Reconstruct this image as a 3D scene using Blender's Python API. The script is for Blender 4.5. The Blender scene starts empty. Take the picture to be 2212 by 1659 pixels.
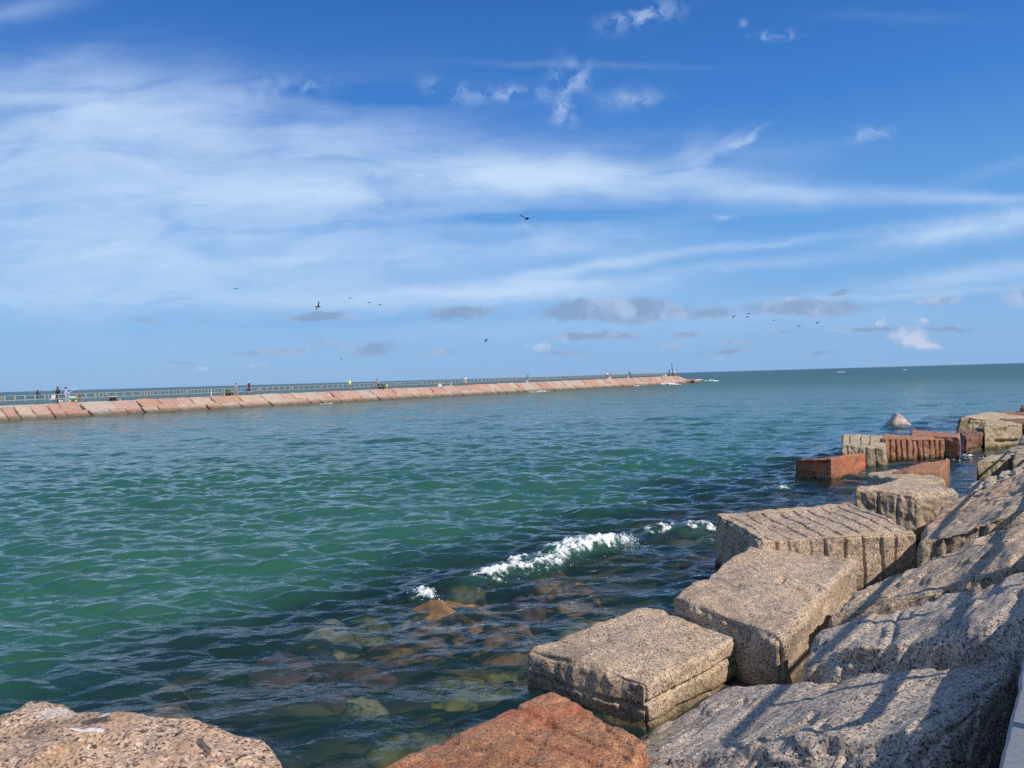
import bpy, bmesh, math, random
import numpy as np
from math import radians, sin, cos, atan2, sqrt, pi
from mathutils import Vector, Matrix

random.seed(7)
rng = np.random.default_rng(7)
SC = bpy.context.scene
COL = SC.collection

# ------------------------------------------------------------------ camera model (measured from horizon and perspective)
EYE = 2.95
FOC = 1662.3            # focal length in units of a 2212 px wide frame
PITCH = radians(.484)
ROLL = radians(1.637)
cF = np.array([0, cos(PITCH), -sin(PITCH)])
r0 = np.array([1., 0, 0]); u0 = np.array([0, sin(PITCH), cos(PITCH)])
cR = cos(ROLL)*r0 - sin(ROLL)*u0
cU = sin(ROLL)*r0 + cos(ROLL)*u0
CAM = np.array([0, 0, EYE])
K = 2212/4032.

def ray(x, y): return cF + (x-1106)/FOC*cR - (y-829.5)/FOC*cU
def P(x, y, z=0.):
    d = ray(x, y); return CAM + d*((z-EYE)/d[2])

THETA = radians(37.13)                       # both jetties run this far clockwise of the view
E_ = np.array([sin(THETA), cos(THETA), 0])   # along the jetties, seaward
M_ = np.array([-cos(THETA), sin(THETA), 0])  # across the channel, away from our jetty
def J(t, p, z=0.): return E_*t + M_*p + np.array([0, 0, z])
def S(x, y, off=0.):                         # point on the riprap slope
    d = ray(x, y); n = np.array([.435*M_[0], .435*M_[1], 1.])
    return CAM + d*((1.38+off-n@CAM)/(n@d))

# ------------------------------------------------------------------ helpers
def tag(o, label=None, cat=None, group=None, kind=None):
    if label: o['label'] = label
    if cat: o['category'] = cat
    if group: o['group'] = group
    if kind: o['kind'] = kind
    return o

def link(o, parent=None):
    COL.objects.link(o)
    if parent is not None: o.parent = parent
    return o

def np_mesh(name, V, Fq, mat=None, smooth=True):
    me = bpy.data.meshes.new(name)
    V = np.asarray(V, dtype=np.float32); Fq = np.asarray(Fq, dtype=np.int32)
    k = Fq.shape[1]
    me.vertices.add(len(V)); me.vertices.foreach_set('co', V.ravel())
    me.loops.add(Fq.size); me.loops.foreach_set('vertex_index', Fq.ravel())
    me.polygons.add(len(Fq))
    me.polygons.foreach_set('loop_start', np.arange(0, Fq.size, k, dtype=np.int32))
    me.polygons.foreach_set('loop_total', np.full(len(Fq), k, dtype=np.int32))
    if smooth: me.polygons.foreach_set('use_smooth', np.ones(len(Fq), dtype=bool))
    me.update(calc_edges=True); me.validate()
    if mat: me.materials.append(mat)
    return me

def obj(name, me, loc=(0, 0, 0), parent=None):
    o = bpy.data.objects.new(name, me); o.location = loc
    return link(o, parent)

def empty(name, loc, rz=0):
    o = bpy.data.objects.new(name, None); o.location = loc; o.rotation_euler = (0, 0, rz)
    o.empty_display_size = .1
    return link(o)

_perm = np.random.default_rng(3).permutation(256).astype(np.int64)
_perm = np.concatenate([_perm, _perm, _perm])
_grad = np.random.default_rng(4).normal(size=(256, 3)); _grad /= np.linalg.norm(_grad, axis=1)[:, None]
def perlin(p):
    p = np.asarray(p, dtype=np.float64)
    i = np.floor(p).astype(np.int64); f = p-i; i &= 255
    w = f*f*f*(f*(f*6-15)+10)
    out = 0
    for dx in (0, 1):
        for dy in (0, 1):
            for dz in (0, 1):
                h = _perm[_perm[_perm[(i[:, 0]+dx) & 255]+((i[:, 1]+dy) & 255)]+((i[:, 2]+dz) & 255)]
                g = _grad[h]
                d = f-np.array([dx, dy, dz])
                wt = (w[:, 0] if dx else 1-w[:, 0])*(w[:, 1] if dy else 1-w[:, 1])*(w[:, 2] if dz else 1-w[:, 2])
                out = out+wt*(g*d).sum(1)
    return out*1.5
def fbm(p, octv=4, gain=.5):
    a = 1; s = 0; q = np.array(p, dtype=np.float64)
    for k in range(octv):
        s = s+a*perlin(q); q = q*2.03+17.7; a *= gain
    return s
def sstep(a, b, x):
    t = np.clip((x-a)/(b-a), 0, 1); return t*t*(3-2*t)

# ------------------------------------------------------------------ materials
class NT:
    def __init__(s, tree): s.t = tree; s.n = tree.nodes; s.l = tree.links
    def node(s, typ, ins=None, **kw):
        n = s.n.new(typ)
        for k, v in kw.items(): setattr(n, k, v)
        for k, v in (ins or {}).items():
            if hasattr(v, 'is_output') or isinstance(v, bpy.types.NodeSocket): s.l.new(v, n.inputs[k])
            else: n.inputs[k].default_value = v
        return n
    def math(s, op, a, b=0., c=None, clamp=False):
        n = s.n.new('ShaderNodeMath'); n.operation = op; n.use_clamp = clamp
        for i, v in enumerate((a, b, c)):
            if v is None: continue
            if isinstance(v, bpy.types.NodeSocket): s.l.new(v, n.inputs[i])
            else: n.inputs[i].default_value = v
        return n.outputs[0]
    def mix(s, f, a, b, mode='MIX'):
        n = s.n.new('ShaderNodeMix'); n.data_type = 'RGBA'; n.blend_type = mode
        for k, v in ((0, f), (6, a), (7, b)):
            if isinstance(v, bpy.types.NodeSocket): s.l.new(v, n.inputs[k])
            else: n.inputs[k].default_value = v if k == 0 else (*v[:3], 1)
        return n.outputs[2]
    def ramp(s, f, stops, interp='LINEAR'):
        n = s.n.new('ShaderNodeValToRGB'); n.color_ramp.interpolation = interp
        el = n.color_ramp.elements
        while len(el) < len(stops): el.new(.5)
        for e, (p, c) in zip(el, stops): e.position = p; e.color = (*c[:3], 1)
        s.l.new(f, n.inputs[0]); return n.outputs[0]
    def maprange(s, v, a, b, c=0., d=1., interp='SMOOTHSTEP'):
        n = s.n.new('ShaderNodeMapRange'); n.interpolation_type = interp
        s.l.new(v, n.inputs[0])
        for k, q in ((1, a), (2, b), (3, c), (4, d)): n.inputs[k].default_value = q
        return n.outputs[0]

def new_mat(name):
    m = bpy.data.materials.new(name); m.use_nodes = True
    t = NT(m.node_tree); t.n.clear()
    out = t.node('ShaderNodeOutputMaterial')
    return m, t, out

def plain(name, col, rough=.6, metal=0., var=.12, scale=9.):
    m, t, out = new_mat(name)
    tc = t.node('ShaderNodeTexCoord')
    n = t.node('ShaderNodeTexNoise', {'Vector': tc.outputs['Object'], 'Scale': scale, 'Detail': 4.})
    c = t.mix(t.math('MULTIPLY', n.outputs['Fac'], 1.), tuple(x*(1-var) for x in col), tuple(min(1, x*(1+var)) for x in col))
    b = t.node('ShaderNodeBsdfPrincipled', {'Base Color': c, 'Roughness': rough, 'Metallic': metal})
    t.l.new(b.outputs[0], out.inputs[0]); return m

def granite(name, pal, tint=(1, 1, 1), scale=88., blotch=(.5, .33, .2), blotch_amt=.35, wet=True, bump=.5, coarse=1., marks=()):
    """Speckled granite: one colour per mineral grain, larger stains, a darker algae and wet band at the waterline."""
    m, t, out = new_mat(name)
    tc = t.node('ShaderNodeTexCoord'); geo = t.node('ShaderNodeNewGeometry')
    co = tc.outputs['Object']
    wn = t.node('ShaderNodeTexNoise', {'Vector': co, 'Scale': scale*.6, 'Detail': 2.})
    wv = t.node('ShaderNodeVectorMath', {0: wn.outputs['Color'], 1: (.016/coarse,)*3}, operation='MULTIPLY')
    cw = t.node('ShaderNodeVectorMath', {0: co, 1: wv.outputs[0]}, operation='ADD')
    v1 = t.node('ShaderNodeTexVoronoi', {'Vector': cw.outputs[0], 'Scale': scale})
    sep = t.node('ShaderNodeSeparateColor', {0: v1.outputs['Color']})
    base = t.ramp(sep.outputs[0], pal, 'CONSTANT')
    v2 = t.node('ShaderNodeTexVoronoi', {'Vector': cw.outputs[0], 'Scale': scale*.45})
    sep2 = t.node('ShaderNodeSeparateColor', {0: v2.outputs['Color']})
    base = t.mix(t.math('MULTIPLY', t.maprange(sep2.outputs[0], .5, 1.), .35), base, pal[2][1])
    # stains
    n1 = t.node('ShaderNodeTexNoise', {'Vector': co, 'Scale': 2.3, 'Detail': 6., 'Roughness': .62})
    f1 = t.math('MULTIPLY', t.maprange(n1.outputs['Fac'], .42, .72), blotch_amt)
    base = t.mix(f1, base, blotch, 'MIX')
    n2 = t.node('ShaderNodeTexNoise', {'Vector': co, 'Scale': 7., 'Detail': 5., 'Roughness': .65})
    base = t.mix(1., base, t.ramp(n2.outputs['Fac'], [(.25, (.72, .72, .74)), (.5, (1, 1, 1)), (.75, (1.12, 1.08, 1.02))]), 'MULTIPLY')
    n4 = t.node('ShaderNodeTexNoise', {'Vector': co, 'Scale': 1.25, 'Detail': 5., 'Roughness': .6, 'Distortion': .6})
    base = t.mix(1., base, t.ramp(n4.outputs['Fac'], [(.34, (.7, .69, .67)), (.47, (1, 1, 1)), (.62, (1.02, 1.01, 1.0)), (.72, (1.12, 1.1, 1.06))]), 'MULTIPLY')
    base = t.mix(1., base, tint, 'MULTIPLY')
    rough = .72
    if wet:
        sz = t.node('ShaderNodeSeparateXYZ', {0: geo.outputs['Position']})
        n3 = t.node('ShaderNodeTexNoise', {'Vector': co, 'Scale': 5., 'Detail': 3.})
        zz = t.math('ADD', sz.outputs[2], t.math('MULTIPLY', t.math('SUBTRACT', n3.outputs['Fac'], .5), .22))
        wf = t.maprange(zz, .24, .03)
        base = t.mix(t.math('MULTIPLY', wf, .5), base, (.12, .095, .03))
        base = t.mix(t.math('MULTIPLY', t.maprange(zz, .11, -.02), .8), base, (.022, .021, .01))
        rough = t.maprange(zz, .3, .05, .75, .28)
    for (mx, my, mz), (ax, ay, az_), rot, colr, thr, amt in marks:      # droppings and rain pools, each where it lies
        mp = t.node('ShaderNodeMapping', {'Vector': geo.outputs['Position'], 'Location': (mx, my, mz), 'Rotation': (0, 0, rot), 'Scale': (ax, ay, az_)}, vector_type='TEXTURE')
        ml = t.node('ShaderNodeVectorMath', {0: mp.outputs[0]}, operation='LENGTH')
        mn = t.node('ShaderNodeTexNoise', {'Vector': co, 'Scale': 22., 'Detail': 5., 'Roughness': .65})
        mf = t.maprange(t.math('SUBTRACT', t.math('ADD', mn.outputs['Fac'], .55), t.math('MULTIPLY', ml.outputs['Value'], .6)), thr, thr+.12)
        base = t.mix(t.math('MULTIPLY', mf, amt), base, colr)
    h = t.math('ADD', t.math('MULTIPLY', sep.outputs[0], .5), t.math('MULTIPLY', n2.outputs['Fac'], 1.2))
    bp = t.node('ShaderNodeBump', {'Height': h, 'Strength': bump, 'Distance': .012})
    b = t.node('ShaderNodeBsdfPrincipled', {'Base Color': base, 'Roughness': rough, 'Normal': bp.outputs[0], 'Specular IOR Level': .35})
    t.l.new(b.outputs[0], out.inputs[0]); return m

PAL_TAN = [(0, (.05, .042, .04)), (.16, (.26, .2, .175)), (.32, (.55, .4, .295)), (.6, (.43, .32, .255)), (.78, (.7, .57, .46)), (.93, (.3, .22, .19))]
PAL_GREY = [(0, (.05, .046, .047)), (.18, (.26, .225, .22)), (.36, (.53, .42, .355)), (.62, (.42, .35, .32)), (.8, (.66, .57, .51)), (.94, (.25, .2, .2))]
PAL_RED = [(0, (.08, .04, .03)), (.12, (.24, .11, .07)), (.32, (.42, .18, .1)), (.64, (.34, .13, .075)), (.84, (.5, .27, .17)), (.96, (.16, .09, .06))]
PAL_BUFF = [(0, (.1, .08, .06)), (.15, (.28, .22, .15)), (.36, (.5, .4, .27)), (.64, (.41, .32, .22)), (.82, (.6, .5, .36)), (.95, (.2, .16, .12))]
MT = {
 'tan': granite('granite_tan', PAL_TAN, blotch=(.36, .26, .16), blotch_amt=.35, tint=(.98, .98, .9)),
 'grey': granite('granite_grey', PAL_GREY, blotch=(.34, .28, .25), blotch_amt=.3, tint=(1.05, 1.03, .93)),
 'rust': granite('granite_rust', [(0, (.08, .05, .035)), (.12, (.25, .13, .08)), (.32, (.45, .23, .135)), (.6, (.37, .17, .095)), (.8, (.52, .32, .2)), (.95, (.17, .1, .07))], blotch=(.4, .1, .05), blotch_amt=.6, tint=(.97, .9, .8)),
 'warm': granite('granite_warm', PAL_TAN, blotch=(.42, .25, .12), blotch_amt=.5, tint=(1.05, .97, .86), scale=85.),
 'buff': granite('granite_buff', PAL_BUFF, blotch=(.3, .24, .12), blotch_amt=.45),
 'red': granite('granite_red', PAL_RED, blotch=(.26, .1, .06), blotch_amt=.5, tint=(1.06, 1.16, 1.14)),
 'orange': granite('granite_orange', PAL_RED, blotch=(.5, .16, .07), blotch_amt=.7, tint=(1.08, 1.02, .95)),
 'purple': granite('granite_purple', PAL_RED, blotch=(.16, .09, .08), blotch_amt=.6, tint=(.72, .84, .92)),
 'pale': granite('granite_pale', PAL_GREY, blotch=(.55, .47, .38), blotch_amt=.6, tint=(1.3, 1.25, 1.15)),
}

_q = lambda x, y: tuple(P(x, y, 1.25))
MT['boulder'] = granite('granite_boulder', PAL_TAN, blotch=(.4, .24, .12), blotch_amt=.55, tint=(1.0, .93, .84), scale=80., marks=(
    (_q(130, 1535), (.3, .16, .5), .5, (.8, .78, .76), .78, .28), (_q(235, 1530), (.16, .09, .5), .2, (.8, .78, .76), .8, .25), (_q(190, 1582), (.16, .022, .5), -.35, (.85, .84, .82), .58, .7),
    (_q(225, 1548), (.05, .02, .5), 1.2, (.85, .84, .82), .5, .8), (_q(205, 1560), (.13, .05, .5), -.3, (.03, .028, .025), .55, .8), (_q(440, 1618), (.13, .03, .5), -.9, (.03, .025, .02), .55, .8)))
def far_granite(name, col, col2):
    m, t, out = new_mat(name)
    tc = t.node('ShaderNodeTexCoord'); geo = t.node('ShaderNodeNewGeometry'); co = tc.outputs['Object']
    n1 = t.node('ShaderNodeTexNoise', {'Vector': co, 'Scale': 1.3, 'Detail': 6., 'Roughness': .65})
    mp = t.node('ShaderNodeMapping', {'Vector': co, 'Scale': (.7, 6., 6.)})
    n2 = t.node('ShaderNodeTexNoise', {'Vector': mp.outputs[0], 'Scale': 1.6, 'Detail': 5., 'Roughness': .6})
    c = t.mix(t.maprange(n1.outputs['Fac'], .35, .68), col, col2)
    c = t.mix(1., c, t.ramp(n2.outputs['Fac'], [(.3, (.75, .74, .74)), (.55, (1, 1, 1)), (.75, (1.1, 1.08, 1.05))]), 'MULTIPLY')
    sz = t.node('ShaderNodeSeparateXYZ', {0: geo.outputs['Position']})
    zz = t.math('ADD', sz.outputs[2], t.math('MULTIPLY', t.math('SUBTRACT', n1.outputs['Fac'], .5), .9))
    c = t.mix(t.math('MULTIPLY', t.maprange(zz, .62, .08), .8), c, (.07, .05, .022))
    bp = t.node('ShaderNodeBump', {'Height': n2.outputs['Fac'], 'Strength': .5, 'Distance': .1})
    b = t.node('ShaderNodeBsdfPrincipled', {'Base Color': c, 'Roughness': .8, 'Normal': bp.outputs[0]})
    t.l.new(b.outputs[0], out.inputs[0]); return m
FAR = {
 'pinkish': far_granite('slab_pinkish', (.48, .3, .235), (.4, .27, .215)),
 'brick red': far_granite('slab_brick_red', (.44, .255, .2), (.38, .235, .18)),
 'grey': far_granite('slab_grey', (.46, .365, .305), (.4, .32, .265)),
 'orange pink': far_granite('slab_orange_pink', (.47, .27, .18), (.38, .23, .16)),
 'buff': far_granite('slab_buff', (.485, .365, .28), (.42, .32, .24)),
}
M_CONC = plain('concrete', (.36, .355, .35), .85, var=.3, scale=45.)
M_GALV = plain('galvanised_pipe', (.31, .29, .24), .45, .1, var=.1)
M_DARK = plain('dark_rubble', (.09, .075, .06), .9, var=.5, scale=4.)
M_SKIN = plain('skin', (.42, .24, .16), .55)
M_BLACK = plain('black_cloth', (.02, .02, .022), .8)
M_WHITE = plain('white_paint', (.8, .8, .78), .5, var=.05)
_cm = {}
def cmat(name, col, rough=.75):
    if name not in _cm: _cm[name] = plain(name, col, rough)
    return _cm[name]

# ------------------------------------------------------------------ rounded, chipped, drilled stone from a hexahedron
def stone_mesh(name, top, bot, res, r, seed, mat, amps=((.05, 1.1), (.02, 4.), (.007, 14.)), grooves=(), stretch=None, smooth=True, center=None, crack=.022):
    """top/bot: four points each (near-left, near-right, far-right, far-left). Local axes: u left>right, v near>far, w up."""
    top = np.array(top); bot = np.array(bot)
    L = np.array([np.linalg.norm(top[1]-top[0])+np.linalg.norm(top[2]-top[3]),
                  np.linalg.norm(top[3]-top[0])+np.linalg.norm(top[2]-top[1]),
                  np.linalg.norm(top[0]-bot[0])+np.linalg.norm(top[2]-bot[2])])/2
    n = np.maximum(4, np.ceil(L/res).astype(int)); n[2] = min(n[2], 110); n = np.minimum(n, 280)
    pts = []; quads = []; base = 0
    for ax in range(3):
        a, b = [(1, 2), (2, 0), (0, 1)][ax]
        ia, ib = np.meshgrid(np.arange(n[a]+1), np.arange(n[b]+1), indexing='ij')
        for side in (0, 1):
            q = np.zeros((ia.size, 3), int); q[:, a] = ia.ravel(); q[:, b] = ib.ravel(); q[:, ax] = side*n[ax]
            idx = np.arange(ia.size).reshape(ia.shape)+base
            f = np.stack([idx[:-1, :-1], idx[1:, :-1], idx[1:, 1:], idx[:-1, 1:]], -1).reshape(-1, 4)
            if side == 0: f = f[:, ::-1]
            pts.append(q); quads.append(f); base += ia.size
    pts = np.concatenate(pts); quads = np.concatenate(quads)
    key = pts[:, 0]*10**8+pts[:, 1]*10**4+pts[:, 2]
    _, first, inv = np.unique(key, return_index=True, return_inverse=True)
    pts = pts[first]; quads = inv[quads]
    x = pts/n*L
    rr = np.minimum(r, L*.45)
    q = np.clip(x, rr, L-rr); d = (x-q)/rr
    dn = np.linalg.norm(d, axis=1)[:, None]; nl = d/np.maximum(dn, 1e-9)
    x = q+nl*rr
    # face membership and drill grooves
    disp = np.zeros(len(x))
    ff = {'near': (1, -1), 'far': (1, 1), 'left': (0, -1), 'right': (0, 1), 'top': (2, 1)}
    for g in grooves:
        ax, sg = ff[g['face']]
        on = sstep(.25, .75, nl[:, ax]*sg)
        la = 'uvw'.index(g['across']); lo_ax = 3-ax-la
        s = x[:, lo_ax]/L[lo_ax]
        lo, hi = g.get('span', (-.1, 1.1))
        win = sstep(lo-.02, lo+.03, s)*(1-sstep(hi-.03, hi+.02, s))
        for k, pos in enumerate(g['at']):
            dd = x[:, la]-pos*L[la]-.012*np.sin(s*5+k*2)
            brk = np.clip(.9+1.0*perlin(np.stack([s*L[lo_ax]*2.2, 0*s+k*7.3, 0*s+seed], 1)), .35, 1.15)
            disp -= on*win*brk*g.get('depth', .04)*np.exp(-(dd/g.get('width', .02))**2)
        if g.get('rough'):   # broken rock between the drill holes
            disp -= on*g['rough']*np.abs(fbm(x*np.array([3., 3., 2.])+seed*3.1, 3))
    uvw = x/L
    u, v, w = uvw[:, 0:1], uvw[:, 1:2], uvw[:, 2:3]
    lay = lambda c: (1-u)*(1-v)*c[0]+u*(1-v)*c[1]+u*v*c[2]+(1-u)*v*c[3]
    X = (1-w)*lay(bot)+w*lay(top)
    # vertex normals
    a, b, c, dd = (X[quads[:, i]] for i in range(4))
    fn = np.cross(c-a, dd-b)
    N = np.zeros_like(X)
    for i in range(4): np.add.at(N, quads[:, i], fn)
    N /= np.maximum(np.linalg.norm(N, axis=1)[:, None], 1e-9)
    Q = x*np.array(stretch if stretch is not None else (1, 1, 1))
    for amp, fr in amps: disp += amp*perlin(Q*fr+seed*13.37)
    # a few hairline cracks and spalled flakes
    ck = perlin(Q*np.array([.9, .9, 1.4])+seed*3.7); cm = sstep(.05, .3, perlin(Q*.6+seed*9.1))
    disp -= crack*cm*np.exp(-(ck/.035)**2)
    fl_ = fbm(Q*1.7+seed*2.3, 3); disp -= .6*crack*sstep(.12, .17, fl_)
    # chipped edges: extra bite where the box is rounded
    edge = 1-np.max(np.abs(nl), axis=1); edge = sstep(.02, .25, edge)
    disp -= edge*.035*np.clip(perlin(x*3.2+seed*5.5)+.15, 0, 1)
    X = X+N*disp[:, None]
    cen = X.mean(0) if center is None else np.array(center)
    return np_mesh(name, X-cen, quads, mat, smooth), cen

def block(name, label, top, mat, bottom=-.55, taper=.03, res=.022, r=.06, seed=1, cat='rock', group=None, drop=None, flare=None, **kw):
    top = [np.array(q, float) for q in top]
    c = sum(top)/4
    bot = []
    for i, q in enumerate(top):
        b = q+(q-c)*taper
        b[2] = (q[2]-drop) if drop else bottom
        bot.append(b)
    if flare:            # broken faces that lean outward towards their foot
        for (i, j), amt in flare.items():
            e = top[j]-top[i]; nrm = np.array([e[1], -e[0], 0]); nrm = nrm/np.linalg.norm(nrm)*amt
            bot[i] = bot[i]+nrm; bot[j] = bot[j]+nrm
    me, cen = stone_mesh(name, top, bot, res, r, seed, MT[mat], **kw)
    o = obj(name, me, cen)
    return tag(o, label, cat, group)

def quad(pts):
    out = []
    for q in pts:
        if len(q) == 3: out.append(P(*q))
        else: out.append(S(*q))
    return out
def para(a, b, c):      # fourth corner
    return [a, b, c, a+c-b]

G1 = 'granite armour blocks along our jetty'
# --- near blocks in the water row
A, B, C_, D = P(1130, 1400, .42), P(1397, 1474, .43), P(1657, 1346, .42), P(1385, 1310, .42)
block('granite_block', 'tan granite block with long horizontal grooves, beside the rust red stone', [A, B, C_, D], 'tan', res=.012, r=.07, seed=11, group=G1, bottom=-.5, taper=.0,
      grooves=[dict(face='right', across='w', at=[.42, .6, .8], depth=.045, width=.015), dict(face='near', across='w', at=[.74], depth=.06, width=.018), dict(face='near', across='w', at=[.6], depth=.03, width=.08, rough=.04)])
block('granite_block', 'tan granite block with smooth top and one dark hole, behind the grooved tan block', [P(1448, 1288, .6), P(1690, 1330+52, .58), P(1852, 1203, .62), P(1622, 1176, .62)], 'tan', res=.018, r=.09, seed=12, group=G1, taper=-.01,
      grooves=[dict(face='near', across='w', at=[.35], depth=.02, width=.05, rough=.06), dict(face='top', across='u', at=[.62], span=(.47, .53), depth=.11, width=.03)])
block('granite_block', 'large tan block with many drill grooves across its top and side', [P(1540, 1108, .76), P(1640, 1165, .76), P(1984, 1150, .74), P(1834, 1082, .78)], 'tan', res=.013, r=.06, seed=13, group=G1, taper=.0,
      grooves=[dict(face='top', across='v', at=[.08, .2, .31, .42, .53, .64, .75, .86, .95], span=(.08, .95), depth=.05, width=.014),
               dict(face='near', across='u', at=[.3, .6, .85], depth=.04, width=.02, rough=.1),
               dict(face='right', across='v', at=[.12, .19, .32, .42, .54, .65, .77, .86], depth=.05, width=.015, rough=.03)])
block('granite_block', 'tan block with two short drill grooves and a dark stain, behind the ribbed top block', [P(1842, 1050, .9), P(1975, 1074, .74), P(2070, 1060, .8), P(1945, 1030, .86)], 'tan', res=.02, r=.09, seed=14, group=G1, taper=.0,
      grooves=[dict(face='near', across='u', at=[.42, .72], depth=.06, width=.02, rough=.06)])
block('granite_block', 'low flat buff block between the tan stained block and the red wedge', [P(1868, 1022, .5), P(1960, 1040, .5), P(2046, 1036, .48), P(1985, 1007, .5)], 'buff', res=.03, r=.09, seed=15, group=G1)
block('granite_block', 'smooth red wedge block standing in dark water behind the buff block', [P(1920, 1022, .5), P(2035, 1012, .62), P(2052, 990, .66), P(1985, 998, .6)], 'red', res=.035, r=.07, seed=16, group=G1)
block('granite_block', 'upright tan block with drill marks on top and front, beside the orange block', [P(1818, 959, .7), P(1914, 968, .55), P(1912, 938, .62), P(1820, 936, .74)], 'buff', res=.022, r=.06, seed=17, group=G1,
      grooves=[dict(face='near', across='u', at=[.15, .38, .55, .78], depth=.06, width=.025, rough=.05), dict(face='top', across='u', at=[.16, .42, .62], span=(.1, .95), depth=.07, width=.025)])
block('granite_block', 'red block with a row of upright drill grooves on its face', [P(1906, 947, .72), P(2040, 949, .6), P(2034, 940, .63), P(1908, 938, .75)], 'red', res=.016, r=.03, seed=18, group=G1,
      grooves=[dict(face='near', across='u', at=[.04, .13, .22, .31, .4, .49, .58, .67, .76, .85, .93], depth=.1, width=.02, rough=.04)])
block('granite_block', 'red block rising behind the row of drill grooves, rounded end', [P(1966, 938, .71), P(2074, 946, .66), P(2074, 936, .7), P(1966, 927, .75)], 'red', res=.03, r=.1, seed=19, group=G1,
      grooves=[dict(face='near', across='w', at=[.3], depth=.05, width=.05, rough=.14)])
a, b, c = P(1716, 992, .5), P(1795, 990, .59), P(1871, 977, .58)
d = a+c-b; d[2] = .3
block('granite_block', 'orange red block tilted in the water with a flat sunlit side', [a, b, c, d], 'orange', res=.024, r=.035, seed=20, group=G1, taper=.02, bottom=-.5,
      amps=((.03, 1.1), (.01, 4.), (.004, 12.)), grooves=[dict(face='near', across='w', at=[.62, .9], depth=.06, width=.025, rough=.14)])
b, c = P(2087, 944, .57), P(2149, 927, .6)
block('granite_block', 'dark purplish brown block between the red blocks and the slotted tan block', [P(2072, 934, .5), b, c, P(2128, 918, .55)], 'purple', res=.035, r=.06, seed=21, group=G1,
      grooves=[dict(face='right', across='w', at=[.55], depth=.05, width=.06, rough=.14)])
block('granite_block', 'tan block with a dark horizontal slot across its face', [P(2126, 918, .84), P(2206, 917, .74), P(2214, 908, .77), P(2126, 907, .88)], 'buff', res=.03, r=.06, seed=22, group=G1,
      grooves=[dict(face='near', across='w', at=[.56], span=(.3, .9), depth=.16, width=.05, rough=.08)])
block('granite_block', 'long buff block with wide upright grooves, farthest big block of our jetty', [P(2074, 900, .88), P(2152, 911, .55), P(2270, 900, .6), P(2130, 890, .85)], 'buff', res=.035, r=.1, seed=23, group=G1, flare={(3, 0): .3},
      grooves=[dict(face='near', across='u', at=[.3, .42, .6, .74, .86], depth=.14, width=.05, rough=.08)])
block('granite_block', 'flat maroon slab lying behind the slotted tan block', [P(2140, 912, .78), P(2225, 912, .8), P(2240, 905, .84), P(2160, 903, .82)], 'purple', res=.06, r=.06, seed=24, group=G1, drop=.3)
block('granite_block', 'thin rusty slab beyond the long buff block', [P(2146, 896, .6), P(2240, 893, .7), P(2250, 886, .75), P(2160, 890, .65)], 'rust', res=.08, r=.06, seed=25, group=G1)
block('granite_block', 'dark red upright block at the far end of our stones', [P(2203, 880, .9), P(2236, 880, .9), P(2240, 874, .95), P(2206, 874, .95)], 'purple', res=.08, r=.06, seed=26, group=G1)
# --- lone pale rock standing in the water
b0, b1 = P(1915, 918, 0), P(1969, 918, 0)
ap = P(1940, 890, .66); back = np.array([0, .9, 0])
me, cen = stone_mesh('pointed_rock', [ap+[-.1, -.06, .0], ap+[.16, -.06, -.16], ap+[.18, .22, -.2], ap+[-.12, .2, -.05]],
                     [b0+[-.15, -.6, -.35], b1+[.3, -.45, -.35], b1+back+[.1, 0, -.35], b0+back+[-.1, 0, -.35]], .03, .06, 31, MT['pale'])
tag(obj('pointed_rock', me, cen), 'pale pointed rock standing alone in the water', 'rock')

# --- slope stones beside the walkway
SL = dict(amps=((.07, .9), (.035, 2.6), (.012, 8.), (.004, 22.)), stretch=(1.5, .8, 1.), r=.085, crack=.035)
def slope(label, pts, mat, seed, off=0., drop=.6, res=.022, **kw):
    k2 = dict(SL); k2.update(kw)
    return block('slope_stone', label, [S(x, y, off+(o[0] if o else 0)) for (x, y, *o) in pts], mat, seed=seed, group='stones on the slope beside the walkway', drop=drop, res=res, **k2)
slope('grey stone with rail shadows beside the concrete walkway edge, front face toward the red stone', [(1232, 1661), (2050, 1575), (2200, 1412), (1568, 1484)], 'grey', 41, off=-.02, res=.015, flare={(0, 1): .4}, r=.13, amps=((.06, .8), (.032, 2.), (.014, 6.), (.005, 20.)),
      grooves=[dict(face='near', across='u', at=[.42, .6, .78, .9], span=(.1, .95), depth=.05, width=.03, rough=.06)])
slope('grey stone along the bottom edge of the picture', [(1230, 1880), (2080, 1850), (2105, 1652), (1370, 1650)], 'grey', 42, res=.02, off=.02)
slope('grey brown stone with thick rail shadow just above the walkway edge stone', [(1730, 1420), (2300, 1330), (2330, 1196), (1778, 1364)], 'grey', 43, off=.13, flare={(0, 1): .1},
      grooves=[dict(face='near', across='u', at=[.2, .45, .6], depth=.04, width=.03, rough=.06)])
slope('long pinkish grey stone from the big ribbed block up to the walkway', [(1782, 1332), (2300, 1182), (2300, 1090), (1866, 1270)], 'tan', 44, off=.1, r=.09, flare={(0, 1): .08})
slope('brown stone with drill grooves in its shaded end, below the pink banded stone', [(1984, 1176), (2330, 1060), (2330, 1010), (1996, 1140)], 'tan', 45, off=.2, drop=.7, res=.028, r=.05,
      grooves=[dict(face='left', across='v', at=[.35, .7], depth=.05, width=.035), dict(face='near', across='u', at=[.2, .42, .7], depth=.06, width=.035, rough=.06)])
slope('pink banded stone crossed by two rail shadows', [(1995, 1150), (2330, 1040), (2330, 970), (2035, 1095)], 'warm', 46, off=.12, res=.03)
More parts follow.
